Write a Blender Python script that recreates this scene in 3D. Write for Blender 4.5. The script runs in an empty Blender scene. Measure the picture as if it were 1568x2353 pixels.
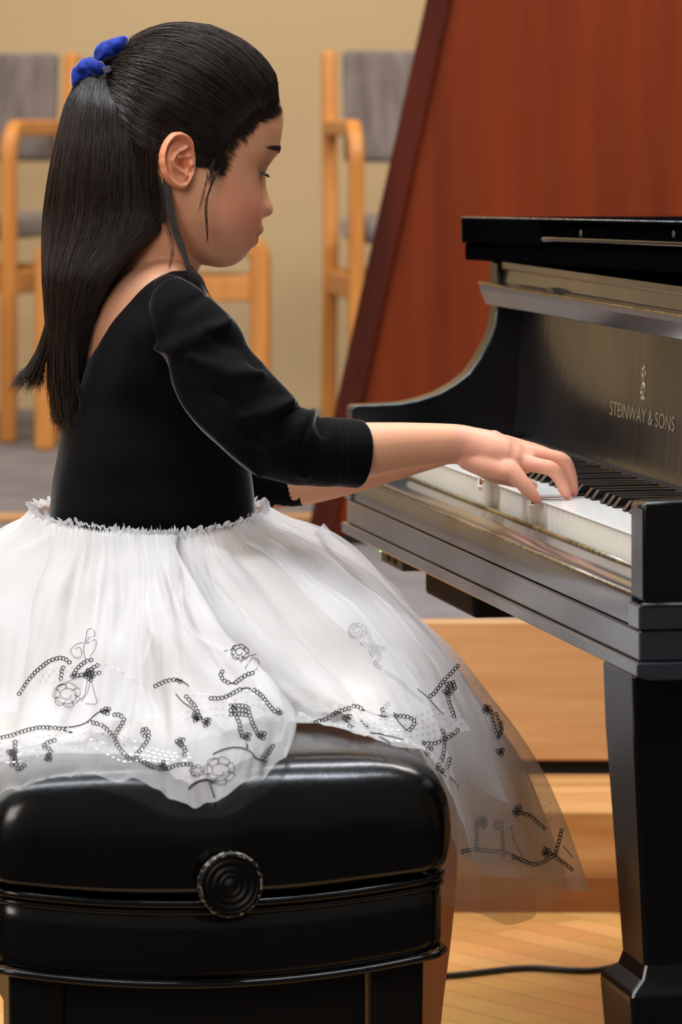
import bpy, bmesh, math, random
import numpy as np
from mathutils import Vector, Matrix, noise
from mathutils.bvhtree import BVHTree
R = math.radians
random.seed(7); rng = np.random.default_rng(7)
SC = bpy.context.scene; COL = SC.collection

# ------------------------------------------------------------------ camera
FPX = 9800.0; CX = 784.0; HY = 290.0; CZ = 1.11       # focal length in pixels, principal column, horizon row, lens height
cam_d = bpy.data.cameras.new('camera'); cam = bpy.data.objects.new('camera', cam_d); COL.objects.link(cam)
cam.location = (0, 0, CZ); cam.rotation_euler = (R(90), 0, 0)
cam_d.sensor_fit = 'VERTICAL'; cam_d.sensor_height = 36.0; cam_d.lens = FPX / 2353.0 * 36.0
cam_d.shift_y = -(1176.5 - HY) / 2353.0
cam_d.dof.use_dof = True; cam_d.dof.focus_distance = 4.55; cam_d.dof.aperture_fstop = cam_d.lens / 17.0
cam_d.clip_end = 100
SC.camera = cam
# ------------------------------------------------------------------ world, lights, exposure
w = bpy.data.worlds.new('room_light'); SC.world = w; w.use_nodes = True
wb = w.node_tree.nodes['Background']; wb.inputs[0].default_value = (1.0, 0.93, 0.84, 1); wb.inputs[1].default_value = 0.12
def area(name, loc, target, size, power, col):
    d = bpy.data.lights.new(name, 'AREA'); d.shape = 'RECTANGLE'; d.size, d.size_y = size; d.energy = power; d.color = col
    o = bpy.data.objects.new(name, d); COL.objects.link(o); o.location = loc
    o.rotation_euler = (Vector(target) - Vector(loc)).to_track_quat('-Z', 'Y').to_euler(); return o
area('overhead_light', (-0.3, 3.75, 3.5), (-0.1, 4.4, 0.7), (2.2, 0.16), 62, (0.84, 0.92, 1.0))
area('overhead_light', (-0.3, 4.9, 3.5), (-0.1, 4.6, 0.7), (2.4, 0.20), 52, (0.90, 0.95, 1.0))
area('overhead_light', (-2.2, 4.4, 3.3), (-0.1, 4.7, 0.8), (1.2, 2.0), 52, (1.0, 0.95, 0.90))  # fill from the left, added to brighten the key fronts
area('hall_fill', (-1.4, 0.4, 2.5), (-0.1, 4.6, 0.9), (1.6, 1.6), 62, (1.0, 0.89, 0.81))  # added warm fill from behind the camera, lifts face and skirt
area('wall_lamp', (-0.6, 8.6, 4.2), (0.0, 10.6, 1.3), (5.0, 0.8), 122, (1.0, 0.90, 0.76))
area('rear_lamp', (1.4, 5.9, 3.6), (0.8, 7.4, 0.6), (1.2, 0.8), 60, (1.0, 0.92, 0.85))
SC.view_settings.view_transform = 'Standard'; SC.view_settings.look = 'None'
SC.view_settings.exposure = 0.25; SC.view_settings.gamma = 1; SC.view_settings.use_curve_mapping = False

# ------------------------------------------------------------------ helpers
def P(px, py, Y):
    """Point in the room at depth Y (metres from the lens) on the line of sight through a photograph point."""
    return Vector(((px - CX) * Y / FPX, Y, CZ - (py - HY) * Y / FPX))
TH = math.atan2(1891.0, FPX)                            # the keyboard's turn from the view axis
N2 = Vector((math.cos(TH), math.sin(TH), 0)); U2 = Vector((-math.sin(TH), math.cos(TH), 0))
def srgb(c):
    f = lambda v: v / 12.92 if v <= 0.04045 else ((v + 0.055) / 1.055) ** 2.4
    return tuple(f(v / 255.0) for v in c) + (1.0,)
class NT:
    def __init__(s, m): s.t = m.node_tree
    def n(s, k, **kw):
        x = s.t.nodes.new(k)
        for a, b in kw.items():
            if a.startswith('i_'):
                key = a[2:].replace('_', ' ')
                x.inputs[int(key) if key.isdigit() else key].default_value = b
            else: setattr(x, a, b)
        return x
    def l(s, a, b): s.t.links.new(a, b)
def mat(name, col, rough=0.5, metal=0.0, sheen=0.0, coat=0.0, spec=None, var=None, scale=20.0, stretch=(1, 1, 1), bump=0.0,
        bscale=None, sss=0.0, coords='Object', rvar=0.0, contrast=(0.35, 0.65)):
    """Principled surface; var = second colour mixed in by noise."""
    m = bpy.data.materials.new(name); m.use_nodes = True; t = NT(m); b = m.node_tree.nodes['Principled BSDF']
    b.inputs['Base Color'].default_value = srgb(col); b.inputs['Roughness'].default_value = rough; b.inputs['Metallic'].default_value = metal
    if sheen: b.inputs['Sheen Weight'].default_value = sheen; b.inputs['Sheen Roughness'].default_value = 0.35
    if coat: b.inputs['Coat Weight'].default_value = coat; b.inputs['Coat Roughness'].default_value = 0.08
    if spec is not None: b.inputs['Specular IOR Level'].default_value = spec
    if sss:
        b.inputs['Subsurface Weight'].default_value = sss; b.inputs['Subsurface Radius'].default_value = (1.0, 0.35, 0.18)
        b.inputs['Subsurface Scale'].default_value = 0.006
    if var is not None or bump or rvar:
        tc = t.n('ShaderNodeTexCoord'); mp = t.n('ShaderNodeMapping'); mp.inputs['Scale'].default_value = stretch
        t.l(tc.outputs[coords], mp.inputs['Vector'])
        nz = t.n('ShaderNodeTexNoise', i_Scale=scale, i_Detail=5.0); t.l(mp.outputs[0], nz.inputs['Vector'])
        if var is not None:
            rp = t.n('ShaderNodeValToRGB'); rp.color_ramp.elements[0].position = contrast[0]; rp.color_ramp.elements[1].position = contrast[1]
            rp.color_ramp.elements[0].color = srgb(col); rp.color_ramp.elements[1].color = srgb(var)
            t.l(nz.outputs['Fac'], rp.inputs['Fac']); t.l(rp.outputs['Color'], b.inputs['Base Color'])
        if rvar:
            mr = t.n('ShaderNodeMapRange'); mr.inputs['To Min'].default_value = max(0, rough - rvar); mr.inputs['To Max'].default_value = rough + rvar
            t.l(nz.outputs['Fac'], mr.inputs['Value']); t.l(mr.outputs[0], b.inputs['Roughness'])
        if bump:
            n2 = nz
            if bscale: n2 = t.n('ShaderNodeTexNoise', i_Scale=bscale, i_Detail=4.0); t.l(mp.outputs[0], n2.inputs['Vector'])
            bp = t.n('ShaderNodeBump', i_Strength=1.0, i_Distance=bump); t.l(n2.outputs['Fac'], bp.inputs['Height']); t.l(bp.outputs[0], b.inputs['Normal'])
    return m
def tag(o, label=None, cat=None, group=None, kind=None):
    if label: o['label'] = label
    if cat: o['category'] = cat
    if group: o['group'] = group
    if kind: o['kind'] = kind
    return o
def empty(name, loc=(0, 0, 0), rz=0.0):
    o = bpy.data.objects.new(name, None); COL.objects.link(o); o.location = loc; o.rotation_euler = (0, 0, rz); o.empty_display_size = 0.05
    return o
class MB:
    """Collects vertices and faces of ONE mesh."""
    def __init__(s): s.v = []; s.f = []; s.mi = []
    def add(s, vs, fs, m=0):
        k = len(s.v); s.v += [tuple(x) for x in vs]; s.f += [tuple(i + k for i in f) for f in fs]; s.mi += [m] * len(fs); return s
    def box(s, a, b, m=0, M=None):
        (x0, y0, z0), (x1, y1, z1) = a, b
        vs = [(x0, y0, z0), (x1, y0, z0), (x1, y1, z0), (x0, y1, z0), (x0, y0, z1), (x1, y0, z1), (x1, y1, z1), (x0, y1, z1)]
        if M is not None: vs = [M @ Vector(v) for v in vs]
        return s.add(vs, [(0, 3, 2, 1), (4, 5, 6, 7), (0, 1, 5, 4), (1, 2, 6, 5), (2, 3, 7, 6), (3, 0, 4, 7)], m)
    def prism(s, prof, y0, y1, m=0):                    # (x, z) outline pushed along y
        n = len(prof)
        vs = [(x, y0, z) for x, z in prof] + [(x, y1, z) for x, z in prof]
        fs = [(i, (i + 1) % n, n + (i + 1) % n, n + i) for i in range(n)] + [tuple(range(n))[::-1], tuple(range(n, 2 * n))]
        return s.add(vs, fs, m)
    def plate(s, outl, z0, z1, m=0):                    # (x, y) outline, thickness in z
        n = len(outl)
        vs = [(x, y, z0) for x, y in outl] + [(x, y, z1) for x, y in outl]
        fs = [(i, (i + 1) % n, n + (i + 1) % n, n + i) for i in range(n)] + [tuple(range(n))[::-1], tuple(range(n, 2 * n))]
        return s.add(vs, fs, m)
    def grid(s, rows, m=0, close=False, cap=False):     # rows of equal length
        nr, nc = len(rows), len(rows[0]); vs = [p for r in rows for p in r]; fs = []
        for i in range(nr - 1):
            for j in range(nc - (0 if close else 1)):
                j2 = (j + 1) % nc; fs.append((i * nc + j, i * nc + j2, (i + 1) * nc + j2, (i + 1) * nc + j))
        if cap: fs += [tuple(range(nc))[::-1], tuple(range((nr - 1) * nc, nr * nc))]
        return s.add(vs, fs, m)
    def tube(s, pts, rad, n=10, m=0, cap=True, flat=1.0, up=(0, 0, 1), round_ends=False):
        pts = [Vector(p) for p in pts]; rad = [rad] * len(pts) if not hasattr(rad, '__len__') else list(rad)
        if round_ends:
            a, b = (pts[0] - pts[1]).normalized(), (pts[-1] - pts[-2]).normalized()
            p0, r0, p1, r1 = pts[0], rad[0], pts[-1], rad[-1]
            pre = [(p0 + a * r0 * math.sin(t), r0 * math.cos(t)) for t in (1.45, 1.1, 0.6)]
            post = [(p1 + b * r1 * math.sin(t), r1 * math.cos(t)) for t in (0.6, 1.1, 1.45)]
            pts = [q[0] for q in pre] + pts + [q[0] for q in post]; rad = [q[1] for q in pre] + rad + [q[1] for q in post]
        rows = []; up = Vector(up)
        for i, p in enumerate(pts):
            t = (pts[min(i + 1, len(pts) - 1)] - pts[max(i - 1, 0)])
            if t.length < 1e-9: t = Vector((0, 0, 1))
            t.normalize(); u = up - t * up.dot(t)
            if u.length < 1e-3: u = Vector((1, 0, 0)) - t * t.x
            u.normalize(); v = t.cross(u)
            fl = flat if not hasattr(flat, '__len__') else flat[min(max(i - (3 if round_ends else 0), 0), len(flat) - 1)]
            rows.append([p + (u * math.cos(2 * math.pi * k / n) + v * math.sin(2 * math.pi * k / n) * fl) * rad[i] for k in range(n)])
        return s.grid(rows, m, close=True, cap=cap)
    def lathe(s, prof, M, n=48, m=0, cap=True):                   # (r, h) profile about local z of M
        rows = [[M @ Vector((r * math.cos(2 * math.pi * k / n), r * math.sin(2 * math.pi * k / n), h)) for k in range(n)] for r, h in prof]
        return s.grid(rows, m, close=True, cap=cap)
    def build(s, name, mats, parent=None, smooth=False, bevel=0.0, seg=2, fix=True, sub=0, angle=None):
        me = bpy.data.meshes.new(name); me.from_pydata(s.v, [], s.f); mats = mats if isinstance(mats, (list, tuple)) else [mats]
        for x in mats: me.materials.append(x)
        if len(mats) > 1: me.polygons.foreach_set('material_index', s.mi)
        if fix:
            bm = bmesh.new(); bm.from_mesh(me); bmesh.ops.recalc_face_normals(bm, faces=bm.faces); bm.to_mesh(me); bm.free()
        me.polygons.foreach_set('use_smooth', [smooth] * len(me.polygons)); me.update()
        o = bpy.data.objects.new(name, me); COL.objects.link(o)
        if parent is not None: o.parent = parent
        if bevel:
            b = o.modifiers.new('bevel', 'BEVEL'); b.width = bevel; b.segments = seg; b.limit_method = 'ANGLE'; b.angle_limit = R(35)
        if sub:
            b = o.modifiers.new('sub', 'SUBSURF'); b.levels = sub; b.render_levels = sub
        if angle: me.set_sharp_from_angle(angle=R(angle))
        return o
def cr(pts, n):
    """Catmull-Rom through points (tuples of any length), n samples."""
    A = np.array([tuple(p) for p in pts], float); k = len(A) - 1; out = []
    A = np.vstack([2 * A[0] - A[1], A, 2 * A[-1] - A[-2]])
    for t in np.linspace(0, k, n):
        i = min(int(t), k - 1); f = t - i; p0, p1, p2, p3 = A[i:i + 4]
        out.append(0.5 * (2 * p1 + (p2 - p0) * f + (2 * p0 - 5 * p1 + 4 * p2 - p3) * f * f + (3 * p1 - p0 - 3 * p2 + p3) * f ** 3))
    return np.array(out)
def copy_tree(o, parent=None):
    c = o.copy(); COL.objects.link(c); c.parent = parent
    for ch in list(o.children): copy_tree(ch, c)
    return c
# ------------------------------------------------------------------ materials of the place
M_wall = mat('painted_wall', (196, 172, 134), 0.8, var=(190, 164, 124), scale=1.2)
M_carpet = mat('grey_carpet', (128, 122, 124), 0.95, var=(112, 107, 110), scale=9.0, bump=0.002, bscale=260)
M_riser = mat('ash_veneer', (206, 160, 110), 0.42, var=(192, 143, 92), scale=3.0, stretch=(1.0, 1, 14), bump=0.0002)
M_tread = mat('oak_tread', (214, 164, 104), 0.38, var=(190, 134, 76), scale=4.0, stretch=(0.8, 6, 12))
M_black = mat('shadow_black', (8, 7, 6), 0.9)
M_chairwood = mat('beech_chair_wood', (214, 146, 72), 0.4, var=(200, 128, 56), scale=6, stretch=(6, 6, 0.8))
M_chairseat = mat('grey_wool_upholstery', (132, 122, 118), 0.95, var=(108, 98, 96), scale=5, stretch=(6, 6, 1), sheen=0.3)
def floor_mat():
    m = bpy.data.materials.new('maple_floorboards'); m.use_nodes = True; t = NT(m); b = m.node_tree.nodes['Principled BSDF']
    tc = t.n('ShaderNodeTexCoord'); mp = t.n('ShaderNodeMapping'); mp.inputs['Rotation'].default_value = (0, 0, R(52))
    t.l(tc.outputs['Object'], mp.inputs['Vector'])
    bk = t.n('ShaderNodeTexBrick', i_Scale=1.0); bk.offset = 0.37
    bk.inputs['Color1'].default_value = srgb((220, 172, 108)); bk.inputs['Color2'].default_value = srgb((196, 142, 78)); bk.inputs['Mortar'].default_value = srgb((150, 100, 55))
    bk.inputs['Mortar Size'].default_value = 0.0012; bk.inputs['Brick Width'].default_value = 0.9; bk.inputs['Row Height'].default_value = 0.058
    t.l(mp.outputs[0], bk.inputs['Vector'])
    nz = t.n('ShaderNodeTexNoise', i_Scale=6.0, i_Detail=6.0); t.l(mp.outputs[0], nz.inputs['Vector'])
    mx = t.n('ShaderNodeMix', data_type='RGBA', blend_type='MULTIPLY'); mx.inputs[0].default_value = 0.45
    t.l(bk.outputs['Color'], mx.inputs[6]); t.l(nz.outputs['Color'], mx.inputs[7]); 
    hs = t.n('ShaderNodeHueSaturation', i_Saturation=1.0, i_Value=1.35); t.l(mx.outputs[2], hs.inputs['Color'])
    t.l(hs.outputs[0], b.inputs['Base Color']); b.inputs['Roughness'].default_value = 0.33
    return m
M_floor = floor_mat()
PZ = 0.369; PY = 6.37                                   # carpeted platform: height and front edge
# ------------------------------------------------------------------ setting
tag(MB().box((-6, 3.95, -0.1), (6, 12, 0.0)).build('floor', M_floor), kind='structure')
tag(MB().box((-6, -2.5, -0.1), (6, 3.95, -0.004)).build('floor_unseen', mat('unseen_dark_floor', (44, 38, 36), 0.95, var=(36, 31, 30), scale=12)), kind='structure')  # unseen floor, added dark to keep bench and piano reflections dark
tag(MB().box((-6, 11.0, 0), (6, 11.2, 5.0)).build('wall_back', M_wall), kind='structure')
tag(MB().box((-6.2, -2.5, 0), (-6, 11.2, 5.0)).build('wall_left', M_wall), kind='structure')
tag(MB().box((6, -2.5, 0), (6.2, 11.2, 5.0)).build('wall_right', M_wall), kind='structure')
tag(MB().box((-6, PY + 0.03, 0), (6, 11.0, PZ - 0.001)).build('floor_platform', M_carpet), kind='structure')
tag(MB().box((-6, 8.03, PZ - 0.001), (6, 11.0, PZ + 0.012)).build('floor_platform_rear', M_carpet), kind='structure')
tag(MB().box((-6, 7.98, PZ - 0.001), (6, 8.03, PZ + 0.014)).build('trim_1', M_tread, bevel=0.004), kind='structure')
tag(MB().box((-6, PY, 0.162), (6, PY + 0.03, PZ + 0.002)).build('trim_2', M_riser, bevel=0.004), kind='structure')       # front board of the platform
tag(MB().box((-6, PY + 0.012, 0.141), (6, PY + 0.029, 0.162)).build('trim_3', M_black), kind='structure')                 # dark joint under the board
tag(MB().box((-6, 6.03, 0), (6, PY + 0.011, 0.141)).build('trim_4', M_tread, bevel=0.003), kind='structure')             # lower step
tag(MB().box((-6, 6.018, 0), (6, 6.0295, 0.050)).build('trim_5', mat('brown_foot_band', (146, 88, 44), 0.5, var=(128, 74, 36), scale=4, stretch=(1, 1, 10))), kind='structure')  # darker brown band along the foot of the lower step

# ------------------------------------------------------------------ stacking chairs with arms
def make_chair():
    """Origin between the feet; faces -y; side frames at x = +-0.265."""
    root = empty('stacking_chair')
    for sx in (-1, 1):
        f = MB(); x = sx * 0.265; y0, y1 = -0.25, 0.22
        def bar(pts, wx=0.019, wy=0.019):
            rows = []
            for i, (y, z) in enumerate(pts):
                a = pts[max(i - 1, 0)]; b = pts[min(i + 1, len(pts) - 1)]; ty, tz = b[0] - a[0], b[1] - a[1]; L = math.hypot(ty, tz); ny, nz = -tz / L, ty / L
                rows.append([(x - wx, y - ny * wy, z - nz * wy), (x + wx, y - ny * wy, z - nz * wy), (x + wx, y + ny * wy, z + nz * wy), (x - wx, y + ny * wy, z + nz * wy)])
            f.grid(rows, close=True, cap=True)
        arc = [(y0 + 0.07 - 0.07 * math.cos(t), 0.655 + 0.07 * math.sin(t)) for t in np.linspace(0, math.pi / 2, 9)]
        bar([(y0, 0.0)] + arc + [(y1 + 0.02, 0.725)])
        bar([(y1 + 0.05, 0.0), (y1, 0.45), (y1 + 0.04, 0.905)])
        f.build('side_frame', M_chairwood, root, smooth=False, bevel=0.009, seg=3)
        MB().box((x - 0.012, y0 + 0.015, 0.34), (x + 0.012, y1 + 0.01, 0.395)).build('side_rail', M_chairwood, root, bevel=0.006)
    for y in (-0.22, 0.19): MB().box((-0.25, y - 0.012, 0.345), (0.25, y + 0.012, 0.40)).build('cross_rail', M_chairwood, root, bevel=0.005)
    MB().box((-0.245, -0.26, 0.465), (0.245, 0.22, 0.525)).build('seat', M_chairseat, root, smooth=True, bevel=0.025, seg=4)
    m = MB(); rows = []
    for k in range(9):
        t = k / 8; z = 0.645 + 0.26 * t; rows.append([((u - 0.5) * 0.46, 0.205 + 0.04 * t + 0.035 * (1 - (2 * u - 1) ** 2), z) for u in np.linspace(0, 1, 13)])
    m.grid(rows); o = m.build('backrest', M_chairseat, root, smooth=True); s = o.modifiers.new('solid', 'SOLIDIFY'); s.thickness = 0.035; s.offset = 0
    b = o.modifiers.new('bevel', 'BEVEL'); b.width = 0.012; b.segments = 3
    return root
chair0 = make_chair()
FZ = PZ + 0.012
def put_chair(o, px, Y, rz, label):
    o.location = ((px - CX) * Y / FPX, Y, FZ); o.rotation_euler = (0, 0, R(rz)); o.scale = (0.90, 1, 1)
    tag(o, label, 'chair', 'stacking chairs along the back wall'); return o
put_chair(chair0, 1025, 9.75, 7, 'grey upholstered beech armchair half hidden behind the tall brown panel')
put_chair(copy_tree(chair0), -128, 10.1, -13, 'beech armchair at the left edge, its grey back showing beside the long dark hair')
# low stool with rounded frames
YS = 9.60
st = empty('low_stool', ((350 - CX) * YS / FPX, YS, FZ))
tag(st, 'low wide beech stool with rounded corner frame behind the girl\'s chin', 'stool')
for y in (0.0, 0.19):
    hw = 0.264; ht = 0.482; rr = 0.06; c = 0.0215; cc = [(-hw + c, 0)] + [(-hw + rr - (rr - c) * math.cos(t), ht - rr + (rr - c) * math.sin(t)) for t in np.linspace(0, math.pi / 2, 8)]
    pts = cc + [(-x, z) for x, z in cc[::-1]]; rows = []
    for i, (x, z) in enumerate(pts):
        a = pts[max(i - 1, 0)]; b = pts[min(i + 1, len(pts) - 1)]; tx, tz = b[0] - a[0], b[1] - a[1]; L = math.hypot(tx, tz); nx, nz = -tz / L, tx / L
        rows.append([(x - nx * c, y - .02, z - nz * c), (x + nx * c, y - .02, z + nz * c), (x + nx * c, y + .02, z + nz * c), (x - nx * c, y + .02, z - nz * c)])
    MB().grid(rows, close=True, cap=True).build('end_frame', M_chairwood, st, bevel=0.008, seg=3)
    MB().box((-hw + 0.03, y - .013, 0.334), (hw - 0.03, y + .013, 0.392)).build('rung', M_chairwood, st, bevel=0.005)
for x in (-0.2, 0.2): MB().box((x - 0.014, 0.0, 0.44), (x + 0.014, 0.19, 0.47)).build('side_rail', M_chairwood, st, bevel=0.005)
MB().box((-0.2, 0.02, 0.455), (0.2, 0.17, 0.478)).build('seat', M_chairseat, st, smooth=True, bevel=0.008, seg=3)

# ------------------------------------------------------------------ tall brown wooden panel with a slanted left edge
M_maho = mat('mahogany_veneer', (122, 46, 8), 0.6, var=(94, 33, 5), scale=2.2, stretch=(7, 7, 0.5), spec=0.15, contrast=(0.3, 0.75))
M_maho2 = mat('mahogany_edge', (80, 26, 10), 0.6, var=(60, 18, 7), scale=3, stretch=(6, 6, 0.6), spec=0.15)
YP = 7.6
pr = empty('wooden_screen', (((1240) - CX) * YP / FPX, YP, PZ - 0.001)); ox, oz = pr.location.x, pr.location.z
tag(pr, 'tall reddish brown wooden panel with slanted left edge standing on the platform', 'screen')
q = lambda px, py: (P(px, py, YP).x - ox, P(px, py, YP).z - oz)
MB().prism([q(760, 1215), q(2300, 1215), q(2300, -500), q(1130, -500)], 0.0, 0.05).build('panel', M_maho, pr)
MB().prism([q(706, 1232), q(768, 1232), q(1148, -500), q(1092, -500)], -0.022, 0.07).build('edge_frame', M_maho2, pr, bevel=0.006)
MB().prism([q(706, 1232), q(2300, 1232), q(2300, 1200), q(714, 1200)], -0.018, 0.068).build('bottom_rail', M_maho2, pr, bevel=0.004)
MB().prism([(q(720, 1232)[0], 0.0), (q(2300, 1232)[0], 0.0), q(2300, 1232), q(720, 1232)], -0.03, 0.10).build('base', M_black, pr)

# ------------------------------------------------------------------ cable on the floor
M_cable = mat('black_rubber', (22, 22, 26), 0.5)
pts = cr([(-0.25, 5.52, 0.0045), (0.05, 5.54, 0.0045), (0.14, 5.55, 0.0045), (0.24, 5.60, 0.0045), (0.33, 5.585, 0.0045), (0.42, 5.665, 0.0045), (0.52, 5.64, 0.0045), (0.75, 5.60, 0.0045), (1.4, 5.8, 0.0045)], 80)
tag(MB().tube(pts, 0.0042, 8).build('power_cable', M_cable, smooth=True), 'thin black cable lying across the light floorboards beside the piano leg', 'cable')
# ------------------------------------------------------------------ grand piano: local x = into the piano, y = along the keyboard (treble near the lens), z up
def gloss(name, base, rough, scratch=0.0, sscale=(1, 1, 1), tint=None, coat=0.0):
    m = bpy.data.materials.new(name); m.use_nodes = True; t = NT(m); b = m.node_tree.nodes['Principled BSDF']
    b.inputs['Base Color'].default_value = srgb(base); b.inputs['Roughness'].default_value = rough
    b.inputs['Coat Weight'].default_value = coat; b.inputs['Coat Roughness'].default_value = rough * 0.6
    tc = t.n('ShaderNodeTexCoord'); mp = t.n('ShaderNodeMapping'); mp.inputs['Scale'].default_value = sscale; t.l(tc.outputs['Object'], mp.inputs['Vector'])
    n1 = t.n('ShaderNodeTexNoise', i_Scale=60.0, i_Detail=6.0); t.l(mp.outputs[0], n1.inputs['Vector'])
    n0 = t.n('ShaderNodeTexNoise', i_Scale=3.5, i_Detail=5.0); t.l(tc.outputs['Object'], n0.inputs['Vector'])
    mr = t.n('ShaderNodeMapRange'); mr.inputs['From Min'].default_value = 0.35; mr.inputs['From Max'].default_value = 0.7
    mr.inputs['To Min'].default_value = rough; mr.inputs['To Max'].default_value = rough * 1.9 + 0.04; t.l(n0.outputs['Fac'], mr.inputs['Value'])
    t.l(mr.outputs[0], b.inputs['Roughness'])
    if scratch:
        bp = t.n('ShaderNodeBump', i_Strength=1.0, i_Distance=scratch); t.l(n1.outputs['Fac'], bp.inputs['Height'])
        t.l(bp.outputs[0], b.inputs['Normal']); t.l(bp.outputs[0], b.inputs['Coat Normal'])
    return m
M_blk = gloss('black_lacquer', (9, 9, 11), 0.14)
M_blkflat = gloss('worn_lacquer_reflection', (44, 50, 58), 0.24, 0.00005, coat=1.0)  # satin lacquer, base lightened grey-blue to carry the reflected room and skirt
M_fall = gloss('scratched_black_lacquer', (15, 16, 20), 0.24, 0.00040, (0.35, 1.0, 0.04), coat=0.6)
M_lid = mat('deep_black_lacquer', (6, 6, 8), 0.3, spec=0.0)
M_edge = mat('worn_edge_reflection', (128, 104, 62), 0.3, var=(48, 46, 34), scale=30, stretch=(1, 3, 1), coat=0.3, contrast=(0.4, 0.7))  # edge wear, with a warm wood reflection painted into its gold
M_edge2 = mat('rubbed_edge_highlight', (120, 130, 135), 0.3, var=(40, 50, 52), scale=30, stretch=(1, 3, 1))  # rubbed grey on the arms; on the lid a painted edge highlight
M_white = mat('white_key_plastic', (244, 243, 240), 0.16, coat=0.3, sss=0.0)
M_whitef = mat('white_key_front', (236, 232, 220), 0.3)
M_ebony = mat('black_key_ebony', (12, 11, 12), 0.22, coat=0.3)
M_keywood = mat('key_wood', (150, 82, 44), 0.6)
M_gold = mat('brass_inlay', (214, 204, 172), 0.35, metal=0.75)
M_screw = mat('dull_screw_metal', (120, 118, 118), 0.35, metal=0.8)
PO = (0.2868, 4.05, 0.0)
piano = empty('grand_piano', PO, TH)
tag(piano, 'worn black grand piano with open keyboard at the right, the girl\'s hands on its keys', 'piano')
def LP(px, py, s):
    """(x, z) in the piano where the line of sight through a photograph point crosses the cross-section s."""
    k = (px - CX) / FPX; st_, ct = math.sin(TH), math.cos(TH)
    d = ((PO[1] + s * ct) * k - PO[0] + s * st_) / (ct - st_ * k); Y = PO[1] + s * ct + d * st_
    return d, CZ - (py - HY) * Y / FPX
L = 1.48
# arms (cheeks)
side = [LP(*p, 1.435) for p in ((797, 933), (860, 931), (920, 928), (960, 921), (1010, 905), (1050, 882), (1080, 858), (1105, 822), (1125, 785), (1139, 748), (1144, 709))]
tailx = 0.34
prof = [(0.006, 0.655), (0.0, 0.66)] + [(0.0, side[0][1] - 0.004), (0.004, side[0][1])] + side[1:] + [(side[-1][0], 0.935), (tailx, 0.935), (tailx, 0.655)]
for y0, y1 in ((L - 0.045, L), (0.0, 0.045)):
    a = MB().prism(prof, y0, y1).build('arm', M_blk, piano, smooth=True, bevel=0.0022, angle=40)
for y0, y1 in ((L - 0.047, L - 0.044), (-0.001, 0.002)):    # rubbed edge along the top of each arm
    MB().tube([(x - 0.0005, (y0 + y1) / 2, z - 0.0008) for x, z in prof[2:14]], 0.0016, 6).build('arm_edge', M_edge2, piano, smooth=True)
# key blocks
for y0, y1 in ((0.045, 0.123), (L - 0.122, L - 0.045)):
    MB().box((0.035, y0, 0.66), (0.205, y1, 0.722)).build('key_block', M_blk, piano, bevel=0.004)
# keyslip: front board with rounded moulding on top
ks = [(0.0005, 0.6315), (0.0005, 0.658), (0.003, 0.6625)] + [(0.022 - 0.017 * math.cos(t), 0.6625 + 0.0075 * math.sin(t)) for t in np.linspace(0.1, 1.6, 7)] + [(0.034, 0.672), (0.041, 0.674), (0.046, 0.674), (0.046, 0.6315)]
MB().prism(ks, 0.045, L - 0.045).build('keyslip', M_blkflat, piano, smooth=True, bevel=0.0008, angle=40)
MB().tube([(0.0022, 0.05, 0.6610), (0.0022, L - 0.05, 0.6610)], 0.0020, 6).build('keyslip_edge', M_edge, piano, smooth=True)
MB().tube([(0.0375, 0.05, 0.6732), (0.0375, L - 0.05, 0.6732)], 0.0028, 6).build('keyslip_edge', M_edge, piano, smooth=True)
# keybed in two steps, with end caps under the arms
MB().prism([(-0.001, 0.6005), (-0.001, 0.630), (0.55, 0.630), (0.55, 0.6005)], 0.010, L - 0.010).build('keybed', M_blkflat, piano, bevel=0.002)
MB().prism([(0.006, 0.583), (-0.006, 0.587), (-0.006, 0.600), (0.55, 0.600), (0.55, 0.583)], 0.0, L).build('keybed_moulding', M_blkflat, piano, bevel=0.0015)
for y0, y1 in ((0.004, 0.044), (L - 0.044, L - 0.004)):
    MB().box((-0.003, y0, 0.631), (0.55, y1, 0.6545)).build('arm_foot', M_blkflat, piano, bevel=0.0015)
MB().tube([(-0.001, 0.0, 0.6555), (0.5, 0.0, 0.6555)], 0.0014, 6).build('arm_edge', M_edge2, piano, smooth=True)
# keys
KW = 1.225 / 52; Y0 = 0.1275; KZ = 0.7017
names = [('ABCDEFG'[(i) % 7]) for i in range(52)]       # from the bass: A0, B0, C1 ...
def white(i): return Y0 + (51 - i) * KW                 # near (treble) edge of key i
pressed = {}
for tgt in (1108, 1227):
    k = (tgt - CX) / FPX; best = min(range(52), key=lambda i: abs((PO[0] - (white(i) + KW / 2) * math.sin(TH) + 0.05 * math.cos(TH)) / (PO[1] + (white(i) + KW / 2) * math.cos(TH) + 0.05 * math.sin(TH)) - k))
    pressed[best] = 0.0095
for i in range(52):
    y = white(i) + 0.0007; y1 = y + KW - 0.0014; dz = pressed.get(i, 0.0); m = MB()
    z = KZ - dz
    m.prism([(0.0478, z - 0.0022), (0.0478, z), (0.205, z), (0.205, z - 0.0022)], y, y1, 0)
    m.box((0.0498, y, z - 0.0320), (0.0520, y1, z - 0.0022), 1)
    m.box((0.0520, y + 0.0008, z - 0.0300), (0.205, y1 - 0.0008, z - 0.0022), 2)
    m.build('white_key', [M_white, M_whitef, M_keywood], piano, bevel=0.0005, seg=2)
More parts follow.
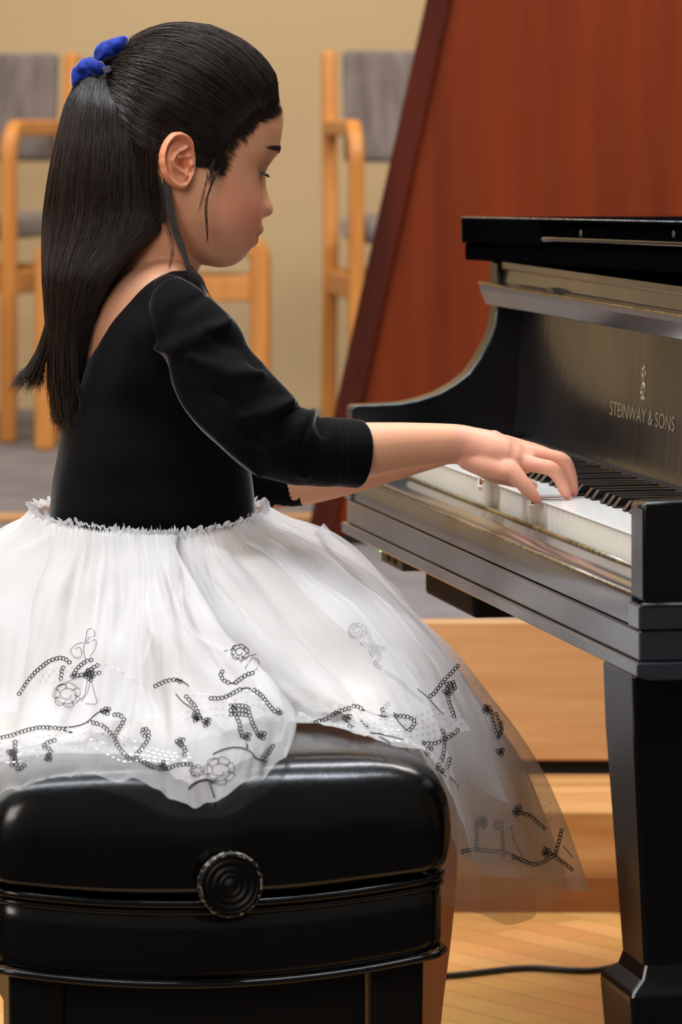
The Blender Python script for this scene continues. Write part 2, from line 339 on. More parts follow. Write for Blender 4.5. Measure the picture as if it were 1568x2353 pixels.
for i in range(51):
    if names[i] in 'BE': continue
    off = {'C': 0.0018, 'D': -0.0018, 'F': 0.0026, 'G': 0.0, 'A': -0.0026}[names[i]]
    yc = white(i) + off; m = MB(); w0, w1 = 0.0056, 0.0044
    rows = [[(0.1005, yc - w0, KZ - 0.004), (0.1005, yc + w0, KZ - 0.004), (0.2050, yc + w0, KZ - 0.004), (0.2050, yc - w0, KZ - 0.004)],
            [(0.1015, yc - w0, KZ + 0.002), (0.1015, yc + w0, KZ + 0.002), (0.2050, yc + w0, KZ + 0.002), (0.2050, yc - w0, KZ + 0.002)],
            [(0.1090, yc - w1, KZ + 0.0115), (0.1090, yc + w1, KZ + 0.0115), (0.2050, yc + w1, KZ + 0.0115), (0.2050, yc - w1, KZ + 0.0115)]]
    m.grid(rows, close=True, cap=True); m.build('black_key', M_ebony, piano, bevel=0.0010, seg=3)
MB().box((0.195, 0.123, 0.66), (0.215, L - 0.122, 0.7135)).build('key_felt', mat('dark_felt', (30, 16, 16), 0.95), piano)
# fallboard
fb = [(0.2075, 0.7135), (0.2100, 0.722), (0.2125, 0.735), (0.2145, 0.755), (0.2160, 0.780), (0.2175, 0.805), (0.2190, 0.830), (0.2205, 0.855), (0.222, 0.880)]
fbs = [tuple(p) for p in cr(fb, 40)]
MB().prism(fbs + [(0.243, 0.880), (0.262, 0.80), (0.262, 0.7135)], 0.047, L - 0.047).build('fallboard', M_fall, piano, smooth=True, angle=50)
# rail above the fallboard
rl = [LP(1140, 703, 1.42), LP(1126, 668, 1.42), LP(1125, 656, 1.42)]
rx, rz_ = rl[2]
rail = [rl[0], rl[1], (rx - 0.001, rz_), (rx + 0.002, rz_ + 0.002), (rx + 0.020, rz_ + 0.0035), (rx + 0.022, rz_ + 0.020), (rx + 0.018, rz_ + 0.022), (rx + 0.018, rz_ + 0.031), (0.30, rz_ + 0.031), (0.30, rl[0][1] + 0.002)]
MB().prism(rail, 0.045, L - 0.002).build('stretcher_rail', M_blkflat, piano, bevel=0.001)
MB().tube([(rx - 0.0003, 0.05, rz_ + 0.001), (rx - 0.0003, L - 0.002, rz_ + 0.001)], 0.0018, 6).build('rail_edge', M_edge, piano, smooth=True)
MB().tube([(rx + 0.019, 0.05, rz_ + 0.0215), (rx + 0.019, L - 0.05, rz_ + 0.0215)], 0.0011, 6).build('rail_edge', mat('worn_edge_glint', (190, 165, 110), 0.35, coat=0.3), piano, smooth=True)  # rail edge wear and its warm reflection painted as one bright strip
MB().box((rx + 0.008, 1.115, rz_ + 0.002), (rx + 0.022, 1.145, rz_ + 0.0075)).build('lock_plate', M_screw, piano, bevel=0.001)
# rim and soundboard area behind, grand outline
def outline(inset=0.0, x0=0.30):
    o = [(x0, inset), (0.55, inset), (0.80, 0.03 + inset), (1.00, 0.16 + inset), (1.15, 0.38 + inset), (1.30, 0.60 + inset), (1.50, 0.78 + inset), (1.72, 0.88 + inset), (1.92, 0.98 + inset), (2.02 - inset, 1.14), (2.03 - inset, 1.30), (1.95 - inset, 1.43), (1.82, L - inset), (x0, L - inset)]
    return o
ol = outline(); m = MB(); n = len(ol); il = outline(0.045)
rows = []
m2 = MB()
for (a, b, c, d) in [(ol[i], ol[i + 1], il[i + 1], il[i]) for i in range(n - 1)]:
    pass
vs = [(x, y, 0.60) for x, y in ol] + [(x, y, 0.935) for x, y in ol] + [(x, y, 0.935) for x, y in il] + [(x, y, 0.60) for x, y in il]
fs = []
for i in range(n - 1):
    fs += [(i, i + 1, n + i + 1, n + i), (n + i, n + i + 1, 2 * n + i + 1, 2 * n + i), (2 * n + i, 2 * n + i + 1, 3 * n + i + 1, 3 * n + i), (3 * n + i, 3 * n + i + 1, i + 1, i)]
MB().add(vs, fs).build('rim', M_blk, piano, smooth=True, angle=30)
MB().plate(outline(0.02, 0.32), 0.74, 0.75).build('soundboard', mat('spruce_soundboard', (170, 120, 60), 0.4), piano)
# lid: main board and the folded front flap, raised a little at the treble side
ML = Matrix.Translation((0.155, L, 0.9365)) @ Matrix.Rotation(-0.0165, 4, 'X') @ Matrix.Translation((-0.155, -L, 0))
def lidbox(m, a, b): return m.box(a, b, M=ML)
m = MB(); o_ = outline(-0.012, 0.16)
k_ = len(o_); vs = [ML @ Vector((x, y, 0.0)) for x, y in o_] + [ML @ Vector((x, y, 0.022)) for x, y in o_]
m.add(vs, [(i, (i + 1) % k_, k_ + (i + 1) % k_, k_ + i) for i in range(k_)] + [tuple(range(k_))[::-1], tuple(range(k_, 2 * k_))]).build('lid', M_lid, piano, bevel=0.002)
m = MB(); lidbox(m, (0.155, 1.06, 0.0225), (0.56, L + 0.010, 0.0555)); m.build('lid_flap', M_lid, piano, bevel=0.0015)
m = MB(); lidbox(m, (0.155, -0.012, 0.051), (0.56, 1.0598, 0.0555)); lidbox(m, (0.163, -0.012, 0.0225), (0.56, 1.0598, 0.051)); m.build('lid_flap', M_lid, piano, bevel=0.0012)
m = MB(); m.tube([ML @ Vector((0.160, 1.07, 0.031)), ML @ Vector((0.156, 1.03, 0.031)), ML @ Vector((0.157, 0.98, 0.0315)), ML @ Vector((0.158, 0.0, 0.0315))], [0.003, 0.0042, 0.003, 0.003], 8, round_ends=True); m.build('lid_hinge_bead', M_blk, piano, smooth=True)
m = MB(); m.tube([ML @ Vector((0.1555, -0.01, 0.0552)), ML @ Vector((0.1555, L + 0.009, 0.0552)), ML @ Vector((0.1555, L + 0.0095, 0.0230))], 0.0011, 6); m.build('lid_edge_highlight', M_edge2, piano, smooth=True)  # highlight along the flap's front and end edges, drawn as a pale tube
def screw(px, py, r=0.0045):
    # on the recessed lid face
    s = min(np.linspace(0, 1.2, 1201), key=lambda s: abs(LP(px, py, s)[0] - 0.163)); z = LP(px, py, s)[1]
    M = Matrix.Translation((0.1632, s, z)) @ Matrix.Rotation(R(-90), 4, 'Y')
    mm = MB(); mm.lathe([(r, 0.0), (r, 0.0012), (r * 0.8, 0.0022), (r * 0.62, 0.0016), (r * 0.35, 0.0016), (0.0002, 0.0016)], M, 24); mm.build('screw', M_screw, piano, smooth=True)
screw(1337, 536); screw(1551, 538)
# legs: square tapered with a stepped foot block
def leg(x, y):
    rows = []
    for z, h in ((0.583, 0.058), (0.52, 0.056), (0.300, 0.042), (0.287, 0.046), (0.276, 0.060), (0.268, 0.060), (0.240, 0.058), (0.07, 0.045), (0.06, 0.05), (0.05, 0.05)):
        k = h; rows.append([(x - h, y - k, z), (x + h, y - k, z), (x + h, y + k, z), (x - h, y + k, z)])
    o = MB().grid(rows, close=True, cap=True).build('leg', M_blk, piano, bevel=0.003)
    m = MB(); m.tube([(x, y - 0.012, 0.028), (x, y + 0.012, 0.028)], 0.028, 20); m.box((x - 0.012, y - 0.02, 0.028), (x + 0.012, y + 0.02, 0.05)); m.build('caster', M_gold, o, bevel=0.001)
leg(0.060, 0.104); leg(0.60, L - 0.14); leg(1.75, 1.2)
# lyre with pedals
ly = MB(); ly.box((0.42, 0.64, 0.44), (0.48, 0.86, 0.58)); ly.box((0.43, 0.655, 0.10), (0.46, 0.68, 0.44)); ly.box((0.43, 0.82, 0.10), (0.46, 0.845, 0.44)); ly.box((0.34, 0.62, 0.05), (0.52, 0.88, 0.11)); lyo = ly.build('lyre', M_blk, piano, bevel=0.004)
for y in (0.69, 0.75, 0.81): MB().tube([(0.35, y, 0.08), (0.28, y, 0.06), (0.22, y, 0.05)], [0.008, 0.011, 0.016], 12, flat=0.9, round_ends=True).build('pedal', M_gold, lyo, smooth=True)
# electronics under the far end of the keybed
def KP(px, py, s): d, z = LP(px, py, s); return d, z
m = MB(); m.box((0.03, 1.27, 0.556), (0.12, 1.40, 0.5825)); e1 = m.build('control_unit', mat('grey_metal_case', (70, 74, 70), 0.5), piano, bevel=0.002)
def led():
    m = bpy.data.materials.new('green_led'); m.use_nodes = True; b = m.node_tree.nodes['Principled BSDF']
    b.inputs['Base Color'].default_value = (0.3, 1, 0.1, 1); b.inputs['Emission Color'].default_value = (0.35, 1, 0.08, 1); b.inputs['Emission Strength'].default_value = 3; return m
MB().tube([(0.030, 1.385, 0.573), (0.0275, 1.385, 0.573)], 0.003, 10, round_ends=True).build('indicator_light', led(), e1, smooth=True)
MB().box((0.029, 1.34, 0.562), (0.0305, 1.36, 0.570)).build('socket', M_black, e1)
MB().box((0.029, 1.30, 0.562), (0.0305, 1.32, 0.570)).build('socket', M_black, e1)
m = MB(); m.box((0.055, 0.98, 0.530), (0.22, 1.25, 0.5825)); m.build('power_box', M_black, piano, bevel=0.006)
# inlaid maker's name and lyre emblem on the fallboard
def fbx(z):
    zs = [p[1] for p in fbs]; xs = [p[0] for p in fbs]; return float(np.interp(z, zs, xs)) - 0.0006
def text_to_verts(txt, height, width):
    cu = bpy.data.curves.new('t', 'FONT'); cu.body = txt; cu.align_x = 'CENTER'; cu.size = 1.0; cu.offset = -0.012
    ob = bpy.data.objects.new('t', cu); COL.objects.link(ob); dg = bpy.context.evaluated_depsgraph_get(); me = bpy.data.meshes.new_from_object(ob.evaluated_get(dg))
    v = np.array([tuple(x.co) for x in me.vertices]); f = [tuple(p.vertices) for p in me.polygons]
    bpy.data.objects.remove(ob); bpy.data.curves.remove(cu); bpy.data.meshes.remove(me)
    v[:, 0] -= (v[:, 0].max() + v[:, 0].min()) / 2; v[:, 0] *= width / (v[:, 0].max() - v[:, 0].min()); v[:, 1] *= height / v[:, 1].max()
    return v, f
SC_ = min(np.linspace(0.4, 1.2, 801), key=lambda s: abs(LP(1477, 950, s)[0] - 0.2165)); ZT = LP(1477, 972, SC_)[1]
v, f = text_to_verts('STEINWAY & SONS', 0.0165, 0.285)
m = MB(); m.add([(fbx(ZT + y) - 0.0002, SC_ - x, ZT + y) for x, y, _ in v], f); m.build('inlaid_lettering', M_gold, piano, fix=False)
ZE = LP(1478, 920, SC_)[1]
m = MB(); H = 0.040
def ins(pts, r=0.00032): m.tube([(fbx(ZE + b * H) - 0.0002, SC_ - a * H, ZE + b * H) for a, b in cr(pts, max(8, len(pts) * 5))], r, 5)
for s in (-1, 1):
    ins([(s * .05, .14), (s * .16, .20), (s * .20, .34), (s * .13, .50), (s * .11, .66), (s * .20, .76)])
    ins([(s * .20, .76), (s * .12, .84), (s * .16, .92)]); ins([(0, .12), (s * .10, .03), (s * .20, .05), (s * .12, .12)])
    ins([(s * .04, .30), (s * .07, .42), (0, .52)])
ins([(-.2, .76), (0, .72), (.2, .76)]); ins([(0, 0), (0, .2), (0, .9), (0, 1.0)]); ins([(-.07, .93), (0, .99), (.07, .93)]); ins([(-.1, .26), (0, .22), (.1, .26)])
m.build('inlaid_emblem', M_gold, piano)
# ------------------------------------------------------------------ padded bench: local x across (towards the piano), y along the keyboard
M_leather = mat('black_leather', (5, 5, 6), 0.22, bump=0.00010, scale=260, rvar=0.03, spec=0.5)
M_bwood = mat('black_painted_wood', (5, 5, 5), 0.45, spec=0.25, bump=0.00008, scale=90)
M_chip = mat('chipped_black_paint', (18, 18, 18), 0.35, var=(150, 140, 125), scale=190, contrast=(0.52, 0.57))
BX, BY = -0.185, 4.475
bench = empty('piano_bench', (BX, BY, 0), TH)
tag(bench, 'padded black leather piano bench with round side knob, the girl seated on it', 'bench')
HX, HY_ = 0.226, 0.372                                 # half sizes
def ring(hx, hy, z, r, n=160, f=None):
    """Rounded rectangle at height z."""
    out = []; per = []
    for cx, cy, a0 in ((1, 1, 0), (-1, 1, 90), (-1, -1, 180), (1, -1, 270)):
        for k in range(7): a = R(a0 + 90 * k / 6); per.append((cx * (hx - r) + r * math.cos(a), cy * (hy - r) + r * math.sin(a)))
    # resample evenly
    A = np.array(per + [per[0]]); sl = np.r_[0, np.cumsum(np.linalg.norm(np.diff(A, axis=0), axis=1))]; t = np.linspace(0, sl[-1], n, endpoint=False)
    xs = np.interp(t, sl, A[:, 0]); ys = np.interp(t, sl, A[:, 1])
    return [(x, y, z) for x, y in zip(xs, ys)]
def sag(x): return -0.020 * (1 - (x / HX) ** 2)
ZT0 = 0.496
prof_b = [(0.006, 0.384, 0.020), (0.0, 0.388, 0.024), (-0.004, 0.400, 0.028), (-0.0065, 0.420, 0.03), (-0.006, 0.440, 0.032), (-0.003, 0.456, 0.034), (0.003, 0.470, 0.036), (0.010, 0.480, 0.04), (0.020, 0.4885, 0.045), (0.034, 0.4945, 0.05), (0.052, 0.4975, 0.05), (0.08, 0.499, 0.05), (0.11, 0.4995, 0.05), (0.15, 0.500, 0.05), (0.19, 0.500, 0.03), (0.222, 0.500, 0.001)]
rows = []
for ins_, z, r in prof_b:
    rr = []
    for x, y, zz in ring(max(HX - ins_, 0.0015), max(HY_ - ins_, 0.02), z, min(r, max(HX - ins_, 0.0015) * 0.9)):
        k = max(0, 1 - (z - 0.384) / 0.05); zz += sag(x) * k
        g = math.exp(-((x + 0.006) / 0.010) ** 2) * max(0, min(1, (z - 0.44) / 0.03))            # tuft seam across the middle
        g2 = math.exp(-((x + 0.006) / 0.045) ** 2) * max(0, min(1, (z - 0.44) / 0.04))
        zz -= (0.006 * g + 0.007 * g2); y *= 1 - (0.016 * g + 0.016 * g2) * (1 if z < 0.49 else 0.3)
        nz = noise.noise(Vector((x * 14, y * 14, z * 22))) * 0.0022; y += nz * (1 if y > 0 else -1) * min(1, abs(y) / 0.3)
        zz += noise.noise(Vector((x * 9 + 5, y * 9, 3))) * 0.002 * (z > 0.47)
        rr.append((x, y, zz))
    rows.append(rr)
cush = MB().grid(rows, close=True, cap=True).build('cushion', M_leather, bench, smooth=True, sub=1)
MB().tube([(-0.006, -HY_ * 0.99 - 0.001, 0.445), (-0.006, -HY_ * 0.985, 0.470)], 0.0009, 6).build('tuft_stitch', M_leather, cush)
def side_loop(z, out, r=0.02, s=1.0):
    return [(x, y, zz + sag(x) * s) for x, y, zz in ring(HX + out, HY_ + out, z, r, 120)]
for z, rad in ((0.380, 0.0042), (0.372, 0.0030), (0.3055, 0.0038)):
    lp = side_loop(z, -0.0045 if z > 0.35 else -0.0025, s=1.0 if z > 0.35 else 1.15); MB().tube(lp + [lp[0], lp[1]], rad, 8, cap=False).build('piping', M_leather, cush, smooth=True)
rows = [side_loop(z, o, s=s_) for z, o, s_ in ((0.384, -0.006, 1.0), (0.372, -0.004, 1.0), (0.34, -0.0025, 1.07), (0.305, -0.003, 1.15), (0.300, -0.010, 1.15))]
MB().grid(rows, close=True, cap=True).build('apron', M_leather, bench, smooth=True, sub=1)
for sx in (-1, 1):
    for sy in (-1, 1):
        rows = []
        for z, h in ((0.30, 0.026), (0.05, 0.023), (0.0, 0.022)):
            cx, cy = sx * (HX - 0.026 - 0.022), sy * (HY_ - 0.05)
            rows.append([(cx - h, cy - h, z), (cx + h, cy - h, z), (cx + h, cy + h, z), (cx - h, cy + h, z)])
        MB().grid(rows, close=True, cap=True).build('leg', M_bwood, bench, bevel=0.003)
for sy in (-1, 1): MB().box((-0.149, sy * (HY_ - 0.052) - 0.012, 0.17), (0.149, sy * (HY_ - 0.052) + 0.012, 0.31)).build('end_panel', M_bwood, bench, bevel=0.002)
for sx in (-1, 1): MB().box((sx * 0.17 - 0.012, -0.3, 0.22), (sx * 0.17 + 0.012, 0.3, 0.31)).build('side_panel', M_bwood, bench, bevel=0.002)
kp = P(541, 2045, 4.06); kl = Vector(((kp.x - BX) * math.cos(TH) + (kp.y - BY) * math.sin(TH), 0, kp.z))
for sy in (-1, 1):
    M = Matrix.Translation((kl.x, sy * (HY_ + 0.026), kl.z)) @ Matrix.Rotation(R(90 if sy < 0 else -90), 4, 'X')
    pr_ = [(0.012, -0.03), (0.012, -0.014), (0.026, -0.014), (0.0305, -0.011), (0.0317, -0.006), (0.0317, -0.003), (0.0300, 0.0015), (0.0275, 0.0018), (0.0262, 0.0000), (0.0245, -0.0008), (0.0232, 0.0010), (0.0218, 0.0012), (0.0205, -0.0002), (0.0175, -0.0008), (0.0162, 0.0012), (0.0148, 0.0014), (0.0136, 0.0), (0.0115, -0.0006), (0.0102, 0.0010), (0.0090, 0.0012), (0.0078, 0.0), (0.0062, -0.0002), (0.0050, 0.0018), (0.0030, 0.0028), (0.0004, 0.0030)]
    kn = MB().lathe([(a, b) for a, b in pr_ if a < 0.0300 or b < -0.0115], M, 64).build('height_knob', M_bwood, bench, smooth=True, fix=True)
    MB().lathe([(0.0285, -0.0125), (0.0303, -0.0112), (0.0319, -0.006), (0.0319, -0.0028), (0.0302, 0.0019), (0.0285, 0.0016)], M, 64, cap=False).build('knob_rim', M_chip, kn, smooth=True)
# ------------------------------------------------------------------ the girl
def skin_mat():
    m = bpy.data.materials.new('skin'); m.use_nodes = True; t = NT(m); b = m.node_tree.nodes['Principled BSDF']
    at = t.n('ShaderNodeAttribute'); at.attribute_name = 'tone'
    nz = t.n('ShaderNodeTexNoise', i_Scale=55.0, i_Detail=4.0); tc = t.n('ShaderNodeTexCoord'); t.l(tc.outputs['Object'], nz.inputs['Vector'])
    mx = t.n('ShaderNodeMix', data_type='RGBA', blend_type='MULTIPLY'); mx.inputs[0].default_value = 0.12
    t.l(at.outputs['Color'], mx.inputs[6]); t.l(nz.outputs['Color'], mx.inputs[7]); t.l(mx.outputs[2], b.inputs['Base Color'])
    b.inputs['Roughness'].default_value = 0.48; b.inputs['Subsurface Weight'].default_value = 0.35; b.inputs['Subsurface Radius'].default_value = (1.0, 0.38, 0.2)
    b.inputs['Subsurface Scale'].default_value = 0.006; b.inputs['Specular IOR Level'].default_value = 0.35
    n2 = t.n('ShaderNodeTexNoise', i_Scale=900.0, i_Detail=2.0); t.l(tc.outputs['Object'], n2.inputs['Vector'])
    bp = t.n('ShaderNodeBump', i_Strength=0.35, i_Distance=0.0002); t.l(n2.outputs['Fac'], bp.inputs['Height']); t.l(bp.outputs[0], b.inputs['Normal'])
    return m
M_skin = skin_mat()
M_velvet = mat('black_velvet', (4, 4, 6), 0.85, sheen=0.55, spec=0.12, bump=0.0004, scale=300)
M_velvet.node_tree.nodes['Principled BSDF'].inputs['Sheen Roughness'].default_value = 0.22
M_bow = mat('blue_velvet', (0, 42, 150), 0.7, sheen=0.9, spec=0.2, bump=0.0002, scale=160, var=(0, 20, 90))
GY = 4.65; PM = FPX / GY                                # the girl's mid-depth and pixels per metre there
# ---- head frame
PITCH, YAW = R(11), R(22)
HO = P(425, 385, GY)
HM = Matrix.Translation(HO) @ Matrix.Rotation(YAW, 4, 'Z') @ Matrix.Rotation(PITCH, 4, 'Y')
HMI = HM.inverted()
def mid(px, py):                                        # photograph silhouette point -> (hx, hz) on the head's midline
    u = (px - 425) / PM / math.cos(YAW); v = -(py - 385) / PM
    return u * math.cos(PITCH) - v * math.sin(PITCH), u * math.sin(PITCH) + v * math.cos(PITCH)
base_px = [(470, 60), (520, 88), (565, 130), (600, 178), (619, 203), (629, 226), (639, 249), (642, 276), (637, 318), (630, 345), (618, 371), (602, 395), (595, 430), (592, 470), (589, 505), (584, 540), (574, 568), (562, 585), (550, 600), (532, 612), (505, 617)]
feat_px = [(618, 371), (609, 391), (609, 412), (611, 437), (618, 458), (626, 474), (626, 488), (622, 496), (608, 502), (597, 505), (596, 514), (601, 522), (603, 530), (596, 540), (589, 547), (590, 556), (587, 563), (579, 568), (567, 575), (560, 589)]
bp_ = sorted([mid(*p)[::-1] for p in base_px]); fp_ = sorted([mid(*p)[::-1] for p in feat_px])
bz = np.array([p[0] for p in bp_]); bx = np.array([p[1] for p in bp_]); fz = np.array([p[0] for p in fp_]); fx = np.array([p[1] for p in fp_])
HZ_SUB = mid(597, 506)[1]; HZ_TIP = mid(627, 480)[1]; HZ_MOUTH = mid(592, 544)[1]; HZ_BOT = -0.1; HZ_TOP = 0.138
tabz = [-0.1, -0.097, -0.088, -0.075, -0.06, -0.045, -0.025, 0, 0.03, 0.06, 0.085, 0.105, 0.12, 0.131, 0.138]
tabW = [0.012, 0.027, 0.040, 0.050, 0.0565, 0.060, 0.063, 0.0655, 0.069, 0.0715, 0.0690, 0.060, 0.048, 0.031, 0.002]
tabB = [0.030, 0.012, -0.004, -0.022, -0.04, -0.055, -0.070, -0.081, -0.0885, -0.0895, -0.084, -0.072, -0.056, -0.035, -0.002]
tabC = [0.045, 0.040, 0.028, 0.016, 0.008, 0.003, 0, 0, 0, 0, 0, 0, 0, 0, 0]
def smooth_interp(z, xs, ys):
    return np.interp(z, xs, ys)
zf = np.linspace(HZ_BOT, HZ_TOP, 400)
def presmooth(xs, ys, k=9):
    y = np.interp(zf, xs, ys); ker = np.hanning(k + 2)[1:-1]; ker /= ker.sum(); yp = np.pad(y, k // 2, mode='edge'); return np.convolve(yp, ker, 'valid')
gF = presmooth(bz, bx, 13)
top = zf > 0.085                                        # crown closes
gF = np.where(top, np.minimum(gF, np.interp(zf, [0.085, 0.105, 0.12, 0.131, 0.138], [0.098, 0.083, 0.064, 0.040, 0.002])), gF)
bot = zf < -0.088
gF = np.where(bot, np.minimum(gF, np.interp(zf, [-0.1, -0.097, -0.088], [0.060, 0.072, 0.082])), gF)
gW = presmooth(tabz, tabW, 17); gB = presmooth(tabz, tabB, 17); gC = presmooth(tabz, tabC, 17)
gFt = np.interp(zf, fz, fx, left=0, right=0); inn = (zf > fz.min()) & (zf < fz.max())
gD = np.where(inn, gFt - gF, 0.0)
ker = np.hanning(7)[1:-1]; ker /= ker.sum(); gD = np.convolve(np.pad(gD, 2, mode='edge'), ker, 'valid')
def G(a, z): return np.interp(z, zf, a)
def head_surface(th, z, off=0.0, feats=True):
    """Point of the head at turn th (0 = face) and height z; arrays."""
    c, s = np.cos(th), np.sin(th); W = G(gW, z) + off; F = G(gF, z) + off; B = G(gB, z) - off; C = G(gC, z)
    e = 2 / 2.12
    x = np.where(c >= 0, C + (F - C) * np.abs(c) ** e, C + (B - C) * np.abs(c) ** e); y = W * np.sign(s) * np.abs(s) ** e
    if feats:
        front = np.clip(c, 0, 1) ** 0.5
        D = G(gD, z)
        nose = np.clip((z - HZ_SUB) / 0.004 + 0.5, 0, 1)
        sg = np.interp(z, [HZ_SUB, HZ_TIP, 0.0, 0.02, 0.03], [0.0135, 0.0125, 0.0085, 0.0095, 0.014])
        x = x + D * front * nose * np.exp(-(y / sg) ** 2)
        x = x + D * front * (1 - nose) * np.exp(-(np.abs(y) / 0.019) ** 2.4)
        g = lambda y0, z0, sy, sz: np.exp(-((np.abs(y) - y0) / sy) ** 2 - ((z - z0) / sz) ** 2) * front
        x = x - 0.0075 * g(0.030, 0.014, 0.013, 0.011)           # eye socket
        x = x + 0.0042 * g(0.031, 0.017, 0.011, 0.0060)          # upper lid over the eyeball
        x = x + 0.0020 * g(0.028, 0.036, 0.018, 0.007)           # brow
        x = x + 0.0022 * g(0.0125, HZ_TIP - 0.002, 0.0055, 0.006)   # nostril wing
        x = x - 0.0050 * g(0.0065, HZ_SUB + 0.002, 0.0035, 0.0025)  # nostril
        x = x + 0.0050 * g(0.043, -0.030, 0.022, 0.024)          # cheek
        x = x - 0.0028 * g(0.0, HZ_MOUTH, 0.022, 0.0016)         # line of the mouth
        x = x - 0.0025 * g(0.024, HZ_MOUTH - 0.001, 0.004, 0.005)
        yb = np.exp(-((z + 0.050) / 0.028) ** 2 - ((x - 0.045) / 0.030) ** 2)
        y = y * (1 + 0.045 * yb)
    return x, y, z
def head_rows(nz=150, nt=200, off=0.0, feats=True):
    t = np.linspace(0, math.pi, nz); zz = HZ_BOT - off + (HZ_TOP + off - (HZ_BOT - off)) * (1 - np.cos(t)) / 2
    th = np.linspace(-math.pi, math.pi, nt, endpoint=False)
    th = th - 0.35 * np.sin(th) * 0.9                            # finer towards the face
    rows = []
    for z in zz:
        zc = np.clip(z, HZ_BOT, HZ_TOP); x, y, _ = head_surface(th, np.full(nt, zc), off if HZ_BOT < z < HZ_TOP else off, feats)
        rows.append(np.stack([x, y, np.full(nt, z)], 1))
    return rows
hv = MB(); hr = head_rows(230, 300)
hv.grid([[HM @ Vector(p) for p in r] for r in hr], close=True, cap=True)
# ---- neck, torso, arms, hands, legs (overlapping closed shapes, fused below)
body = hv
def pxr(r, Y=GY): return r * Y / FPX
def limb(pts, n=28, flat=1.0, m=None, up=(0, 0, 1), ns=None, ends=True):
    """pts: (px, py, Y, radius in px)"""
    A = cr(pts, ns or max(12, len(pts) * 6)); P3 = [P(a[0], a[1], a[2]) for a in A]; rr = [pxr(a[3], a[2]) for a in A]
    fl = flat if not hasattr(flat, '__len__') else list(np.interp(np.linspace(0, 1, len(A)), np.linspace(0, 1, len(flat)), flat))
    (m or body).tube(P3, rr, n, flat=fl, up=up, round_ends=ends)
limb([(405, 470, 4.655, 95), (395, 540, 4.655, 88), (372, 600, 4.66, 86), (345, 655, 4.67, 92), (330, 720, 4.68, 110)], flat=0.95, up=(1, 0, 0))
def rings(lst, m, n=48, k=9, ex=0.9):
    """lst: (py, left px, right px, half depth m, centre Y)"""
    A = cr(lst, len(lst) * k); rows = []
    for py, xl, xr, hd, yc in A:
        c = P((xl + xr) / 2, py, yc); a = abs(P(xr, py, yc).x - P(xl, py, yc).x) / 2 / math.cos(TH)
        rows.append([c + N2 * a * math.copysign(abs(math.cos(t)) ** ex, math.cos(t)) + U2 * hd * math.copysign(abs(math.sin(t)) ** ex, math.sin(t)) for t in np.linspace(0, 2 * math.pi, n, endpoint=False)])
    m.grid(rows, close=True, cap=True); return rows
rings([(1240, 150, 560, 0.075, 4.66), (1100, 160, 555, 0.08, 4.66), (950, 185, 500, 0.085, 4.67), (860, 184, 480, 0.085, 4.67), (800, 183, 460, 0.088, 4.67), (750, 190, 460, 0.090, 4.67), (700, 212, 450, 0.090, 4.67), (650, 252, 440, 0.090, 4.67), (620, 285, 430, 0.082, 4.67), (603, 308, 425, 0.068, 4.67), (588, 328, 415, 0.045, 4.67), (575, 345, 405, 0.03, 4.67)], body)
# shoulders
limb([(345, 665, 4.66, 48), (380, 705, 4.60, 48), (405, 740, 4.575, 52)], up=(1, 0, 0)); limb([(330, 660, 4.68, 55), (365, 690, 4.77, 58), (390, 730, 4.80, 60)], up=(1, 0, 0))
# near (right) arm
limb([(400, 735, 4.565, 54), (500, 875, 4.54, 56), (600, 985, 4.54, 56), (690, 1030, 4.56, 56), (770, 1036, 4.585, 58), (820, 1034, 4.60, 63), (900, 1026, 4.62, 56), (960, 1021, 4.635, 50), (1010, 1018, 4.645, 45.5), (1052, 1018, 4.655, 43), (1085, 1026, 4.66, 45), (1120, 1037, 4.665, 49), (1155, 1048, 4.67, 48), (1185, 1056, 4.67, 40), (1205, 1060, 4.67, 30)], flat=[0.95, 0.95, 0.95, 0.95, 0.95, 0.95, 0.95, 0.98, 1.0, 1.1, 1.25, 1.35, 1.45, 1.5], ns=80)
limb([(1075, 1050, 4.655, 30), (1110, 1066, 4.648, 29), (1150, 1080, 4.643, 24), (1172, 1084, 4.640, 21)], n=20)               # heel of the hand
def finger(pts, m=None): limb(pts, n=18, m=m, ns=34, up=(0, 1, 0))
finger([(1140, 1062, 4.65, 24), (1172, 1080, 4.642, 23), (1198, 1106, 4.638, 19), (1219, 1131, 4.638, 16), (1233, 1147, 4.639, 12)])
finger([(1160, 1045, 4.66, 24), (1205, 1062, 4.655, 20), (1238, 1070, 4.652, 18), (1268, 1078, 4.652, 18), (1286, 1100, 4.655, 15.5), (1298, 1125, 4.658, 14.5), (1303, 1138, 4.660, 11)])
finger([(1165, 1030, 4.675, 24), (1215, 1040, 4.675, 20), (1258, 1048, 4.675, 18), (1294, 1059, 4.677, 18), (1309, 1085, 4.682, 16), (1316, 1115, 4.688, 14.5), (1319, 1131, 4.691, 11)])
finger([(1160, 1022, 4.69, 24), (1200, 1030, 4.695, 20), (1240, 1040, 4.70, 18), (1280, 1058, 4.705, 17), (1296, 1085, 4.715, 15), (1302, 1112, 4.72, 14), (1304, 1126, 4.722, 11)])
finger([(1085, 1050, 4.68, 27), (1115, 1075, 4.695, 24), (1145, 1092, 4.715, 19), (1180, 1104, 4.735, 16), (1215, 1112, 4.75, 13), (1228, 1117, 4.755, 10)])
